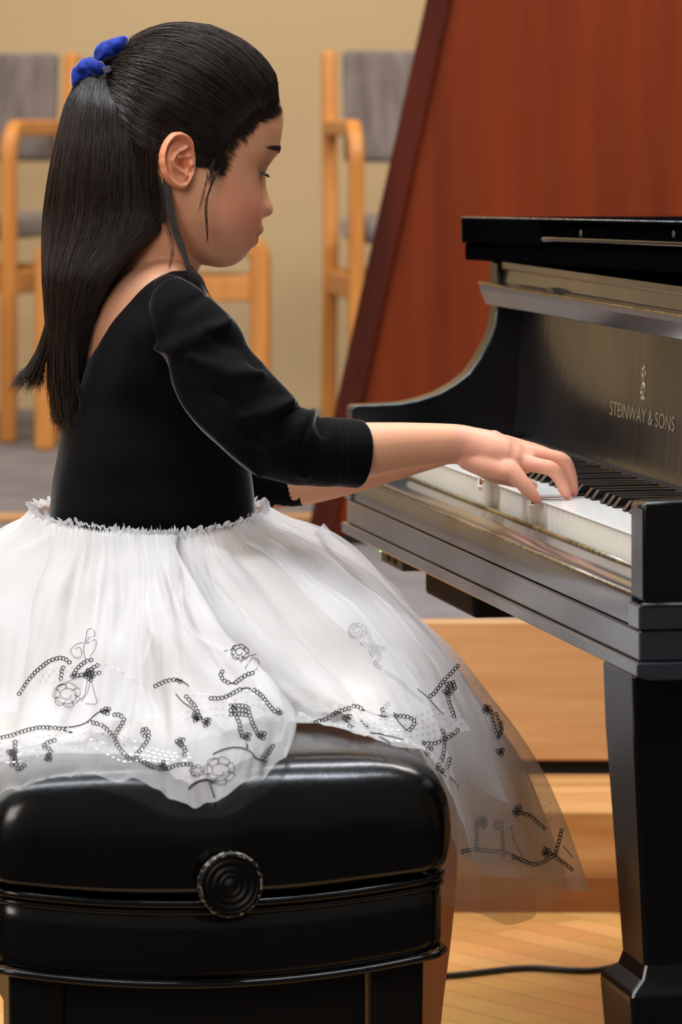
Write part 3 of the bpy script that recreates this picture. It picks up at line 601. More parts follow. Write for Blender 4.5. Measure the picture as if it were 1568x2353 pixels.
# far (left) arm
limb([(390, 725, 4.80, 60), (440, 880, 4.84, 60), (520, 1050, 4.87, 58), (600, 1110, 4.87, 56), (700, 1110, 4.86, 50), (800, 1090, 4.86, 46), (900, 1064, 4.87, 42), (980, 1044, 4.88, 37), (1030, 1032, 4.885, 35), (1070, 1030, 4.89, 40), (1110, 1036, 4.895, 40), (1135, 1042, 4.895, 34)], flat=[0.95, 0.95, 0.95, 0.95, 0.95, 0.95, 0.95, 0.98, 1.1, 1.3, 1.45, 1.5], ns=70)
finger([(1080, 1030, 4.87, 22), (1118, 1014, 4.87, 18), (1137, 1003, 4.87, 15), (1155, 1022, 4.875, 14), (1165, 1060, 4.88, 13), (1168, 1090, 4.885, 12)])
finger([(1090, 1035, 4.89, 22), (1130, 1024, 4.895, 18), (1160, 1024, 4.90, 15), (1176, 1050, 4.905, 14), (1180, 1085, 4.91, 12)])
finger([(1090, 1040, 4.91, 22), (1135, 1030, 4.915, 18), (1168, 1032, 4.92, 15), (1182, 1055, 4.93, 14), (1186, 1082, 4.935, 12)])
finger([(1085, 1042, 4.925, 20), (1125, 1036, 4.935, 17), (1150, 1042, 4.945, 14), (1166, 1060, 4.955, 12), (1170, 1080, 4.96, 10)])
finger([(1060, 1045, 4.865, 22), (1090, 1068, 4.86, 18), (1120, 1088, 4.86, 15), (1142, 1102, 4.862, 12)])
# legs
for dY in (0, 0.13):
    limb([(340, 1470, 4.59 + dY, 105), (600, 1480, 4.60 + dY, 98), (800, 1500, 4.62 + dY, 80), (900, 1525, 4.63 + dY, 72), (950, 1590, 4.63 + dY, 70), (975, 1720, 4.63 + dY, 64), (990, 1960, 4.62 + dY, 62), (980, 2130, 4.62 + dY, 60), (970, 2330, 4.62 + dY, 46), (968, 2500, 4.62 + dY, 36), (975, 2570, 4.62 + dY, 36)], n=26, up=(1, 0, 0), ns=70)
    limb([(960, 2585, 4.62 + dY, 34), (1010, 2600, 4.62 + dY, 30), (1080, 2606, 4.62 + dY, 24)], n=18)
rings([(1560, 170, 560, 0.12, 4.66), (1500, 130, 570, 0.135, 4.66), (1350, 140, 565, 0.115, 4.66), (1200, 155, 560, 0.08, 4.66)], body)
person = body.build('person', M_skin, None, smooth=True)
rm = person.modifiers.new('fuse', 'REMESH'); rm.mode = 'VOXEL'; rm.voxel_size = 0.00165; rm.use_smooth_shade = True
sm = person.modifiers.new('soften', 'SMOOTH'); sm.factor = 0.5; sm.iterations = 7
dg = bpy.context.evaluated_depsgraph_get(); ev = person.evaluated_get(dg); me2 = bpy.data.meshes.new_from_object(ev); old = person.data
person.modifiers.clear(); person.data = me2; bpy.data.meshes.remove(old); me2.name = 'person'
tag(person, 'girl in black velvet dress with white tulle skirt playing the piano, blue bow', 'person')
# sharper features pushed back into the fused face, and the skin tones
nV = len(me2.vertices); co = np.empty(nV * 3); me2.vertices.foreach_get('co', co); co = co.reshape(-1, 3)
Mi = np.array(HMI); lc = co @ Mi[:3, :3].T + Mi[:3, 3]
hx, hy, hz = lc.T
tone = np.tile(np.array(srgb((234, 172, 136))[:3]), (nV, 1))
def blend(mask, c): 
    global tone
    m_ = np.clip(mask, 0, 1)[:, None]; tone = tone * (1 - m_) + np.array(srgb(c)[:3]) * m_
head_m = (hz > -0.13) & (hx > -0.12) & (np.abs(hy) < 0.09)
blend(np.exp(-((np.abs(hy) - 0.048) / 0.022) ** 2 - ((hz + 0.032) / 0.028) ** 2) * (hx > 0.02) * head_m * 0.6, (232, 140, 114))
lipw = np.clip(1 - np.abs(hy) / 0.0215, 0, 1)
lip = (np.abs(hz - (HZ_MOUTH + 0.0005)) < 0.0082 * lipw ** 0.6) & (hx > 0.06) & head_m
blend(lip * 0.9, (196, 88, 80))
blend(np.exp(-((np.abs(hy) - 0.030) / 0.016) ** 2 - ((hz - 0.020) / 0.010) ** 2) * (hx > 0.05) * head_m * 0.35, (150, 88, 66))
hand = co[:, 0] > (1040 - CX) * 4.65 / FPX
blend(hand * (co[:, 2] > 0.6) * 0.45, (238, 168, 150))
tips = np.zeros(nV)
for px, py, Y in ((1238, 1152, 4.639), (1304, 1140, 4.66), (1320, 1134, 4.69)):
    p = np.array(P(px, py, Y)); tips = np.maximum(tips, np.exp(-(np.linalg.norm(co - p, axis=1) / 0.010) ** 2))
blend(tips * 0.5, (232, 130, 112))
ca = me2.color_attributes.new('tone', 'FLOAT_COLOR', 'POINT'); ca.data.foreach_set('color', np.c_[tone, np.ones(nV)].ravel())
# ---- ear: a relief in polar form around its centre, joined to the body mesh
def zc1(x, y): return 340 + x / 4.356, 180 + y / 4.356
ear_out = [(478, 760), (468, 690), (448, 620), (400, 562), (330, 533), (255, 545), (195, 605), (152, 700), (138, 800), (150, 900), (182, 1000), (238, 1072), (305, 1108), (372, 1108), (408, 1065), (440, 1000), (470, 930), (485, 840)]
ec = (318, 820)
ang = np.array([math.atan2(-(y - ec[1]), x - ec[0]) for x, y in ear_out]); rad_ = np.array([math.hypot(x - ec[0], y - ec[1]) for x, y in ear_out])
od = np.argsort(ang); ang, rad_ = ang[od], rad_[od]
NA, NR = 120, 46
aa = np.linspace(-math.pi, math.pi, NA, endpoint=False); RR = np.interp(aa, np.r_[ang - 2 * math.pi, ang, ang + 2 * math.pi], np.r_[rad_, rad_, rad_])
def g1(x, c, s): return np.exp(-((x - c) / s) ** 2)
def adist(a, c): return np.abs((a - c + math.pi) % (2 * math.pi) - math.pi)
HB = HM @ Vector((-0.004, -0.0655, 0.0))                # where the ear meets the head
ax_out = (HM.to_3x3() @ Vector((0.0, -1, 0))).normalized()
def ear_pt(a, R_, r):
    x = ec[0] + R_ * r * math.cos(a); y = ec[1] - R_ * r * math.sin(a)
    front = math.exp(-(adist(a, 0.05) / 0.75) ** 4)      # side towards the cheek
    lobe = math.exp(-(adist(a, -1.5) / 0.55) ** 2)
    h = 0.0
    h += 0.0052 * g1(r, 0.90, 0.085) * (1 - 0.95 * front) * (1 - 0.45 * lobe)       # helix
    h -= 0.0016 * g1(r, 0.72, 0.07) * (1 - front) * (1 - lobe)                        # scapha
    # ridge of the antihelix, from the upper crus round to the antitragus
    u, v = (x - 318) / 100, (y - 820) / 100
    ridge = [(0.75, -1.35), (0.20, -0.95), (-0.45, -0.55), (-0.72, 0.05), (-0.55, 0.65), (0.0, 1.05), (0.48, 1.25), (0.62, 1.55)]
    d = min(_seg(u, v, ridge[i], ridge[i + 1]) for i in range(len(ridge) - 1)); h += 0.0042 * math.exp(-(d / 0.20) ** 2)
    low = [(0.95, -0.35), (0.45, -0.32), (0.05, -0.28)]    # crus of the helix
    d = min(_seg(u, v, low[i], low[i + 1]) for i in range(2)); h += 0.0026 * math.exp(-(d / 0.17) ** 2)
    h -= 0.0075 * math.exp(-((u - 0.45) / 0.45) ** 2 - ((v - 0.30) / 0.62) ** 2)     # concha
    h -= 0.0045 * math.exp(-((u - 0.60) / 0.16) ** 2 - ((v - 0.75) / 0.30) ** 2)     # opening
    h -= 0.0030 * math.exp(-((u - 0.10) / 0.55) ** 2 - ((v + 0.75) / 0.22) ** 2)
    h += 0.0058 * math.exp(-((u - 1.12) / 0.24) ** 2 - ((v - 0.45) / 0.36) ** 2)     # tragus
    h += 0.0030 * lobe * g1(r, 0.7, 0.3)
    edge = min(1, (1 - r) / 0.06) if r < 1 else 0
    h -= 0.0035 * (1 - edge) ** 2
    px, py = zc1(x, y); depth = 0.004 + 0.0085 * min(1, max(0, (485 - x) / 260)) * (1 - 0.35 * lobe)
    P0 = P(px, py, 4.60)
    # carry the point along the line of sight to the plane of the ear
    vdir = Vector((P0.x, P0.y, P0.z - CZ)).normalized(); t_ = ((HB + ax_out * depth) - P0).dot(ax_out) / vdir.dot(ax_out)
    return P0 + vdir * t_, h
def _seg(u, v, a, b):
    dx, dy = b[0] - a[0], b[1] - a[1]; t = max(0, min(1, ((u - a[0]) * dx + (v - a[1]) * dy) / (dx * dx + dy * dy))); return math.hypot(u - a[0] - t * dx, v - a[1] - t * dy)
em = MB(); rows = []
for r in np.r_[np.linspace(0.01, 1, NR)]:
    row = []
    for a, R_ in zip(aa, RR):
        p, h = ear_pt(a, R_, r); row.append(p + ax_out * h)
    rows.append(row)
for dd, sc in ((0.003, 1.0), (0.008, 0.93), (0.020, 0.80)):
    row = []
    for a, R_ in zip(aa, RR):
        p, h = ear_pt(a, R_ * sc, 1.0); row.append(p + ax_out * (-0.0035 - dd))
    rows.append(row)
em.grid(rows, close=True); k0 = 0
ear = em.build('ear_tmp', M_skin, None, smooth=True)
nE = len(ear.data.vertices); eco = np.empty(nE * 3); ear.data.vertices.foreach_get('co', eco); eco = eco.reshape(-1, 3)
et = np.tile(np.array(srgb((230, 154, 116))[:3]), (nE, 1)); ca = ear.data.color_attributes.new('tone', 'FLOAT_COLOR', 'POINT'); ca.data.foreach_set('color', np.c_[et, np.ones(nE)].ravel())
bm = bmesh.new(); bm.from_mesh(person.data); bm.from_mesh(ear.data); bm.to_mesh(person.data); bm.free()
for p_ in (person.data,): p_.polygons.foreach_set('use_smooth', [True] * len(p_.polygons))
bpy.data.objects.remove(ear)
# ---- eye, lashes, brow
M_eye = bpy.data.materials.new('eye'); M_eye.use_nodes = True
_t = NT(M_eye); _b = M_eye.node_tree.nodes['Principled BSDF']; _b.inputs['Roughness'].default_value = 0.08; _b.inputs['Base Color'].default_value = srgb((190, 182, 176))
M_iris = mat('dark_iris', (26, 18, 16), 0.08, coat=0.5)
M_hair = bpy.data.materials.new('dark_hair'); M_hair.use_nodes = True
_t = NT(M_hair); _b = M_hair.node_tree.nodes['Principled BSDF']; _a = _t.n('ShaderNodeAttribute'); _a.attribute_name = 'tone'; _t.l(_a.outputs['Color'], _b.inputs['Base Color'])
_b.inputs['Roughness'].default_value = 0.36; _b.inputs['Specular IOR Level'].default_value = 0.55; _b.inputs['Anisotropic'].default_value = 0.6
M_hairbase = mat('hair_mass', (17, 13, 12), 0.55, var=(28, 21, 18), scale=30, bump=0.001, bscale=50)
def HL(x, y, z): return np.array(HM @ Vector((x, y, z)))
def face_pt(y, z, off=0.0006):
    th = math.asin(max(-1, min(1, (abs(y) / (float(G(gW, z)))) ** (2.12 / 2)))) * (1 if y > 0 else -1)
    x, yy, zz = head_surface(np.array([th]), np.array([z])); return HL(float(x[0]) + off, float(yy[0]), z)
for sy in (-1, 1):
    _x = (HMI @ Vector(face_pt(sy * 0.030, 0.0100, 0)))[0]; M = HM @ Matrix.Translation((_x - 0.0103, sy * 0.0300, 0.0100))
    m = MB(); m.lathe([(0.0115 * math.sin(t), 0.0115 * math.cos(t)) for t in np.linspace(0.05, math.pi - 0.05, 24)], M @ Matrix.Rotation(R(90 + 22), 4, 'Y'), 32)
    eye = m.build('eye', M_eye, person, smooth=True)
    m = MB(); m.lathe([(0.0118 * math.sin(t), 0.0118 * math.cos(t)) for t in np.linspace(0.02, 0.56, 8)], M @ Matrix.Rotation(R(90 + 30), 4, 'Y'), 24); m.build('iris', M_iris, eye, smooth=True)
def hair_strands(paths, rad, tones, name, parent, sides=3, taper=0.25):
    """paths: list of (n,3) arrays -> one mesh of fine tapered tubes with a tone per strand."""
    V = []; F = []; T = []; k = 0
    an = np.arange(sides) * 2 * math.pi / sides
    for pi, p in enumerate(paths):
        n = len(p); t = np.gradient(p, axis=0); t /= np.linalg.norm(t, axis=1)[:, None] + 1e-12
        ref = np.array([0.3, -0.9, 0.2]); u = ref - t * (t @ ref)[:, None]; u /= np.linalg.norm(u, axis=1)[:, None] + 1e-12; v = np.cross(t, u)
        r_ = rad * np.minimum(1, np.minimum(np.linspace(0, 1, n) / 0.12 + 0.35, np.linspace(1, 0, n) / taper + 0.12))
        ring_ = p[:, None, :] + (u[:, None, :] * np.cos(an)[None, :, None] + v[:, None, :] * np.sin(an)[None, :, None]) * r_[:, None, None]
        V.append(ring_.reshape(-1, 3)); T.append(np.tile(tones[pi], (n * sides, 1)))
        i = np.arange(n - 1)[:, None] * sides + k; j = np.arange(sides)[None, :]; j2 = (j + 1) % sides
        F.append(np.stack([i + j, i + j2, i + sides + j2, i + sides + j], -1).reshape(-1, 4)); k += n * sides
    V = np.concatenate(V); F = np.concatenate(F); T = np.concatenate(T)
    me = bpy.data.meshes.new(name); me.vertices.add(len(V)); me.vertices.foreach_set('co', V.ravel())
    me.loops.add(len(F) * 4); me.loops.foreach_set('vertex_index', F.ravel()); me.polygons.add(len(F))
    me.polygons.foreach_set('loop_start', np.arange(len(F)) * 4); me.polygons.foreach_set('loop_total', np.full(len(F), 4)); me.update(); me.validate()
    me.polygons.foreach_set('use_smooth', np.ones(len(F), bool)); me.materials.append(M_hair)
    ca = me.color_attributes.new('tone', 'FLOAT_COLOR', 'POINT'); ca.data.foreach_set('color', np.c_[T, np.ones(len(T))].ravel())
    o = bpy.data.objects.new(name, me); COL.objects.link(o); o.parent = parent; return o
def hair_tone(n, warm=0.5):
    a = np.array(srgb((18, 14, 13))[:3]); b = np.array(srgb((66, 48, 40))[:3]); t = rng.random(n) ** 2 * warm + 0.05; return a * (1 - t[:, None]) + b * t[:, None]
for sy in (-1, 1):
    paths = []
    for k in range(260):
        u = rng.random(); y = sy * (0.012 + 0.032 * u); z = 0.0370 + 0.004 * math.sin(u * 2.4) - 0.004 * u + rng.normal() * 0.0017 * (1.35 - u)
        L_ = 0.006 + 0.003 * rng.random(); paths.append(np.array([face_pt(y + sy * L_ * q, z + L_ * q * 0.10, 0.0004 + 0.0008 * math.sin(q * 3)) for q in np.linspace(0, 1, 5)]))
    hair_strands(paths, 0.00032, hair_tone(len(paths), 0.35), 'eyebrow', person)
    paths = []
    for k in range(40):
        u = k / 39; y = sy * (0.0195 + 0.0235 * u); zl = 0.0085 + 0.0022 * math.sin(u * math.pi)
        p0 = np.array(face_pt(y, zl, 0.0006)); d = np.array(HM.to_3x3() @ Vector((0.9, sy * (0.25 + 0.5 * u), -0.42))); d2 = np.array(HM.to_3x3() @ Vector((0.8, sy * (0.3 + 0.5 * u), 0.15)))
        paths.append(np.array([p0, p0 + d * 0.003, p0 + d * 0.0048 + d2 * 0.0012, p0 + d * 0.0055 + d2 * 0.003]))
    hair_strands(paths, 0.00036, hair_tone(len(paths), 0.05), 'eyelashes', person)
# ------------------------------------------------------------------ dress: velvet bodice and sleeves
m = MB()
rings([(1226, 128, 574, 0.088, 4.65), (1205, 120, 581, 0.094, 4.65), (1150, 125, 578, 0.096, 4.65), (1100, 130, 572, 0.096, 4.65), (1040, 140, 560, 0.098, 4.65), (980, 149, 540, 0.100, 4.655), (920, 165, 515, 0.105, 4.66), (860, 184, 490, 0.115, 4.66), (800, 203, 478, 0.125, 4.665), (740, 230, 468, 0.130, 4.665), (690, 262, 462, 0.128, 4.67), (655, 290, 458, 0.118, 4.67), (632, 316, 450, 0.100, 4.67), (618, 345, 435, 0.080, 4.67)], m, n=72, k=5, ex=0.78)
bod = m.build('bodice', M_velvet, person, smooth=True)
def cloth_folds(o, folds, noise_amp=0.002, nscale=18.0, seed=0):
    """folds: list of (polyline of (px,py) , depth in m, width in m) pressed along the surface normal."""
    me = o.data; n = len(me.vertices); c = np.empty(n * 3); me.vertices.foreach_get('co', c); c = c.reshape(-1, 3)
    nn = np.empty(n * 3); me.vertices.foreach_get('normal', nn); nn = nn.reshape(-1, 3)
    sx = c[:, 0] / c[:, 1] * FPX + CX; sy = HY + (CZ - c[:, 2]) / c[:, 1] * FPX; d = np.zeros(n)
    for pl, dep, wd in folds:
        A = np.array(pl, float); best = np.full(n, 1e9); wpx = wd * PM
        for i in range(len(A) - 1):
            e = A[i + 1] - A[i]; t = np.clip(((sx - A[i, 0]) * e[0] + (sy - A[i, 1]) * e[1]) / (e @ e), 0, 1); tt = (i + t) / (len(A) - 1)
            q = np.hypot(sx - A[i, 0] - t * e[0], sy - A[i, 1] - t * e[1]) / wpx / (0.35 + 0.65 * np.sin(math.pi * np.clip(tt, 0.02, 0.98))); best = np.minimum(best, q)
        d += dep * np.exp(-best ** 2)
    d += np.array([noise.noise(Vector(p * nscale) + Vector((seed, 0, 0))) for p in c]) * noise_amp
    c += nn * d[:, None]; me.vertices.foreach_set('co', c.ravel()); me.update()
m = MB()
sp = [(378, 672, 4.59, 46), (392, 690, 4.575, 66), (412, 725, 4.555, 84), (455, 790, 4.545, 97), (510, 870, 4.535, 98), (565, 940, 4.53, 100), (615, 992, 4.535, 99), (668, 1022, 4.55, 92), (725, 1036, 4.575, 82), (780, 1041, 4.595, 78), (821, 1044, 4.605, 77)]
A = cr(sp, 120); m.tube([P(a[0], a[1], a[2]) for a in A], [pxr(a[3], a[2]) for a in A], 96, flat=list(np.interp(np.arange(120), [0, 70, 119], [0.82, 0.84, 1.0])), cap=False)
# fold the cuff inwards so the opening has thickness
slv = m.build('sleeve', M_velvet, person, smooth=True, fix=True)
cloth_folds(slv, [([(470, 680), (400, 720), (370, 800), (380, 900)], -0.004, 0.010), ([(520, 745), (470, 770), (400, 800), (350, 800)], 0.006, 0.011), ([(330, 830), (430, 930), (540, 1030), (600, 1085)], 0.005, 0.009),
    ([(600, 860), (530, 860), (440, 820)], 0.005, 0.010), ([(590, 845), (560, 800), (480, 770)], -0.004, 0.010), ([(665, 925), (620, 950), (560, 960)], 0.007, 0.012), ([(690, 935), (650, 965), (650, 1010)], -0.006, 0.008), ([(722, 948), (690, 975), (680, 1030)], 0.006, 0.010), ([(735, 955), (745, 1000)], -0.004, 0.008), ([(600, 1000), (620, 1050), (700, 1090)], 0.004, 0.012), ([(500, 900), (560, 960), (600, 1020)], -0.004, 0.014)], 0.0035, 22.0, 3)
s_ = slv.modifiers.new('solid', 'SOLIDIFY'); s_.thickness = 0.0018; s_.offset = -1
cloth_folds(bod, [([(330, 700), (320, 860), (340, 1000)], -0.003, 0.014), ([(150, 1190), (300, 1215), (480, 1215)], -0.002, 0.006)], 0.0016, 12.0, 9)
# stitch lines near the cuff
M_stitch = mat('dark_thread', (46, 44, 48), 0.7)
dgl = bpy.context.evaluated_depsgraph_get(); dgl.update()
def bvh_of(o):
    e = o.evaluated_get(bpy.context.evaluated_depsgraph_get()); mm = e.to_mesh(); vs = [v.co.copy() for v in mm.vertices]; fs = [tuple(p.vertices) for p in mm.polygons]; e.to_mesh_clear(); return BVHTree.FromPolygons(vs, fs)
LENS = Vector((0, 0, CZ))
def on_surface(bvh, px, py, lift=0.0008):
    d = P(px, py, 5.0) - LENS; d.normalize(); loc, nor, idx, dist = bvh.ray_cast(LENS, d)
    if loc is None: return None
    if nor.dot(d) > 0: nor = -nor
    return loc + nor * lift
slb = bvh_of(slv); m = MB()
for x0 in (782, 797):
    pts = [on_surface(slb, x0 + 6 * math.sin((y - 965) / 155 * 3.1) - (y - 965) * 0.02, y, 0.0003) for y in np.arange(968, 1112, 3.0)]
    for i in range(0, len(pts) - 2, 3):
        if pts[i] and pts[i + 1] and pts[i + 2]: m.tube([pts[i], pts[i + 1]], 0.00028, 4)
m.build('cuff_stitching', M_stitch, slv)
m = MB(); sp = [(400, 700, 4.79, 60), (440, 850, 4.83, 84), (510, 1020, 4.865, 80), (575, 1098, 4.87, 66), (640, 1110, 4.865, 56), (697, 1112, 4.86, 50)]
A = cr(sp, 60); m.tube([P(a[0], a[1], a[2]) for a in A], [pxr(a[3], a[2]) for a in A], 48, flat=0.9, cap=False)
sl2 = m.build('sleeve', M_velvet, person, smooth=True); cloth_folds(sl2, [], 0.003, 20, 5); s_ = sl2.modifiers.new('solid', 'SOLIDIFY'); s_.thickness = 0.002; s_.offset = -1

# ------------------------------------------------------------------ tulle skirt
def tulle(name, col, alpha, trans=0.5, spot=0.0):
    m = bpy.data.materials.new(name); m.use_nodes = True; t = NT(m); nt = m.node_tree; out = nt.nodes['Material Output']; nt.nodes.remove(nt.nodes['Principled BSDF'])
    df = t.n('ShaderNodeBsdfDiffuse'); df.inputs[0].default_value = srgb(col); tl = t.n('ShaderNodeBsdfTranslucent'); tl.inputs[0].default_value = srgb(col)
    mx = t.n('ShaderNodeMixShader', i_0=trans); t.l(df.outputs[0], mx.inputs[1]); t.l(tl.outputs[0], mx.inputs[2])
    tp = t.n('ShaderNodeBsdfTransparent'); m2_ = t.n('ShaderNodeMixShader'); t.l(tp.outputs[0], m2_.inputs[1]); t.l(mx.outputs[0], m2_.inputs[2])
    tc = t.n('ShaderNodeTexCoord'); nz = t.n('ShaderNodeTexNoise', i_Scale=16.0, i_Detail=3.0); t.l(tc.outputs['Object'], nz.inputs['Vector'])
    mr = t.n('ShaderNodeMapRange'); mr.inputs['To Min'].default_value = max(0, alpha - 0.12); mr.inputs['To Max'].default_value = min(1, alpha + 0.12); t.l(nz.outputs['Fac'], mr.inputs['Value']); t.l(mr.outputs[0], m2_.inputs[0])
    t.l(m2_.outputs[0], out.inputs['Surface']); return m
M_t1 = tulle('white_tulle', (236, 235, 236), 0.42, 0.45)
M_t2 = tulle('white_tulle_middle', (236, 234, 233), 0.60, 0.40)
M_t3 = tulle('ivory_lining', (236, 229, 221), 0.94, 0.35)
PA = [
 [(330, 1232, 4.565), (350, 1330, 4.50), (370, 1450, 4.44), (400, 1560, 4.40), (450, 1635, 4.36), (500, 1668, 4.324)],
 [(400, 1234, 4.56), (440, 1330, 4.48), (500, 1450, 4.41), (570, 1560, 4.37), (640, 1635, 4.345), (690, 1674, 4.305)],
 [(455, 1228, 4.57), (520, 1330, 4.48), (600, 1450, 4.41), (680, 1560, 4.365), (745, 1640, 4.33), (780, 1685, 4.272)],
 [(510, 1216, 4.59), (610, 1315, 4.50), (710, 1430, 4.43), (800, 1550, 4.375), (866, 1655, 4.27), (908, 1722, 4.175)],
 [(550, 1202, 4.62), (675, 1290, 4.53), (800, 1410, 4.46), (905, 1560, 4.41), (990, 1695, 4.29), (1062, 1850, 4.20)],
 [(572, 1192, 4.65), (715, 1270, 4.58), (860, 1400, 4.51), (980, 1560, 4.46), (1050, 1745, 4.38), (1085, 1985, 4.34)],
 [(582, 1184, 4.69), (745, 1250, 4.65), (900, 1385, 4.61), (1040, 1560, 4.585), (1145, 1780, 4.57), (1200, 2020, 4.56)],
 [(586, 1178, 4.73), (760, 1236, 4.74), (925, 1388, 4.74), (1075, 1562, 4.74), (1205, 1760, 4.75), (1292, 2035, 4.75)],
 [(584, 1173, 4.76), (755, 1232, 4.80), (922, 1384, 4.83), (1080, 1562, 4.84), (1232, 1785, 4.84), (1335, 2052, 4.84)],
 [(560, 1168, 4.80), (700, 1235, 4.88), (850, 1385, 4.95), (990, 1570, 5.0), (1120, 1790, 5.02), (1190, 2020, 5.02)],
 [(480, 1163, 4.82), (560, 1260, 4.95), (650, 1400, 5.05), (730, 1570, 5.1), (800, 1750, 5.12), (820, 1950, 5.12)],
 [(370, 1160, 4.83), (370, 1260, 4.97), (370, 1400, 5.08), (370, 1550, 5.14), (370, 1600, 5.16), (370, 1610, 5.18)],
 [(230, 1163, 4.81), (150, 1260, 4.93), (60, 1400, 5.02), (0, 1550, 5.08), (-30, 1620, 5.1), (-40, 1640, 5.12)],
 [(130, 1170, 4.76), (0, 1240, 4.82), (-120, 1400, 4.86), (-220, 1560, 4.88), (-260, 1640, 4.88), (-280, 1690, 4.88)],
 [(100, 1178, 4.70), (-20, 1245, 4.70), (-170, 1400, 4.68), (-280, 1580, 4.66), (-340, 1680, 4.64), (-360, 1740, 4.62)],
 [(110, 1188, 4.65), (10, 1270, 4.60), (-120, 1420, 4.54), (-220, 1580, 4.48), (-260, 1700, 4.42), (-280, 1780, 4.38)]]
PB = [
 [(102, 1180, 4.655), (-40, 1262, 4.63), (-190, 1420, 4.60), (-290, 1600, 4.56), (-330, 1740, 4.50), (-340, 1800, 4.44)],
 [(128, 1199, 4.612), (35, 1310, 4.53), (-60, 1450, 4.45), (-120, 1600, 4.37), (-120, 1770, 4.20), (-110, 1860, 4.10)],
 [(190, 1215, 4.582), (140, 1330, 4.48), (95, 1470, 4.39), (50, 1610, 4.30), (10, 1760, 4.14), (-5, 1838, 4.065)],
 [(225, 1220, 4.574), (195, 1335, 4.47), (165, 1475, 4.37), (130, 1620, 4.285), (95, 1745, 4.14), (70, 1812, 4.075)],
 [(260, 1226, 4.567), (250, 1340, 4.46), (235, 1480, 4.35), (215, 1620, 4.275), (180, 1735, 4.14), (150, 1793, 4.085)],
 [(305, 1230, 4.56), (305, 1340, 4.45), (300, 1475, 4.34), (290, 1620, 4.265), (270, 1730, 4.14), (250, 1792, 4.085)],
 [(340, 1232, 4.557), (350, 1335, 4.43), (365, 1460, 4.325), (375, 1610, 4.25), (375, 1735, 4.13), (370, 1812, 4.065)],
 [(365, 1233, 4.555), (388, 1325, 4.42), (425, 1445, 4.31), (450, 1590, 4.24), (455, 1740, 4.12), (462, 1860, 4.045)],
 [(385, 1234, 4.553), (408, 1310, 4.42), (455, 1435, 4.31), (530, 1560, 4.24), (560, 1690, 4.13), (548, 1805, 4.065)],
 [(395, 1234, 4.552), (414, 1300, 4.42), (468, 1440, 4.32), (585, 1545, 4.26), (645, 1650, 4.18), (628, 1760, 4.10)],
 [(402, 1234, 4.553), (416, 1300, 4.43), (472, 1445, 4.34), (600, 1555, 4.29), (660, 1655, 4.22), (652, 1725, 4.15)]]
def rest_on_bench(G_, eps):
    dx, dy = G_[..., 0] - BX, G_[..., 1] - BY; lx = dx * math.cos(TH) + dy * math.sin(TH); ly = -dx * math.sin(TH) + dy * math.cos(TH)
    ins_ = np.minimum(HX + eps - np.abs(lx), HY_ + eps - np.abs(ly))
    top = np.interp(ins_, [-0.004, 0.0, 0.006, 0.016, 0.03, 0.05, 0.09], [0.40, 0.462, 0.480, 0.491, 0.4975, 0.501, 0.503]) + eps
    G_ = G_.copy(); G_[..., 2] = np.where(ins_ > -0.004, np.maximum(G_[..., 2], top), G_[..., 2]); return G_
AXP = np.array(P(345, 1420, 4.68))
def panel(ctrl, nu, nv, inset=0.0, ext=1.0, fold=0.012, seed=0, freq=1.7, periodic=False, ruffle=0.0025):
    cols = []
    C3 = np.array([[tuple(P(*p)) for p in c] for c in ctrl])             # (ncol, nrow, 3)
    rowsT = [cr(c, nv) for c in C3]                                      # along each column
    A = np.array(rowsT)                                                  # ncol, nv, 3
    G_ = np.array([cr(A[:, j], nu) for j in range(nv)])                  # nv, nu, 3
    t = np.linspace(0, 1, nv)[:, None]; u = np.linspace(0, len(ctrl) - 1, nu)[None, :]
    gu = np.gradient(G_, axis=1); gv = np.gradient(G_, axis=0); nrm = np.cross(gu, gv); nrm /= np.linalg.norm(nrm, axis=2)[:, :, None] + 1e-12
    out = G_ - AXP; flip = np.sign((nrm * out).sum(2))[:, :, None]; flip[flip == 0] = 1; nrm = nrm * flip
    ph = seed * 1.7
    w_ = (np.sin(u * freq * 2.1 + ph + 1.3 * np.sin(t * 2.5 + ph)) * 0.6 + np.sin(u * freq * 4.7 + ph * 2 + 0.9 * np.sin(t * 4 + 1)) * 0.3 + np.sin(u * freq * 9.1 + ph * 3) * 0.16 * (1.2 - t))
    amp = fold * (0.25 + 0.75 * np.sin(np.clip(t, 0, 1) * math.pi * 0.75)) * np.clip(t / 0.12, 0.1, 1)
    gath = 0.0022 * np.sin(u * 55 + 3 * np.sin(u * 7 + seed)) * np.exp(-t / 0.10)
    hemr = ruffle * np.sin(u * freq * 4.3 + ph) * np.clip((t - 0.75) / 0.25, 0, 1)
    wr = np.array([[noise.noise(Vector((uu * 1.1 + seed, tt_ * 3.2 + uu * 0.35, seed))) * 0.010 + noise.noise(Vector((uu * 3.1 + tt_ * 1.5, tt_ * 5.5 - uu * 0.6, seed + 4))) * 0.0055 for uu in u[0]] for tt_ in t[:, 0]]) * np.clip(t / 0.25, 0, 1)
    G_ = G_ + nrm * (w_ * amp + gath + hemr + wr)[:, :, None]
    od = G_ - AXP; od[:, :, 2] = 0; od /= np.linalg.norm(od, axis=2)[:, :, None] + 1e-9
    G_ = G_ + (od * 0.011 + np.array([0, 0, 0.005])) * np.exp(-(t / 0.07) ** 2)[:, :, None]
    if inset:
        k = inset * np.clip(t * 2.2, 0.05, 1)[:, :, None]; G_ = G_ + (AXP - G_) * k
    if ext != 1.0:
        n2 = int(nv * ext) if ext < 1 else nv
        if ext < 1: G_ = G_[:n2]
        else: d = G_[-1] - G_[-3]; G_ = np.concatenate([G_, [G_[-1] + d * q for q in (0.5, 1.2, 2.0)]])
    return rest_on_bench(G_, 0.0045 - inset * 0.025)
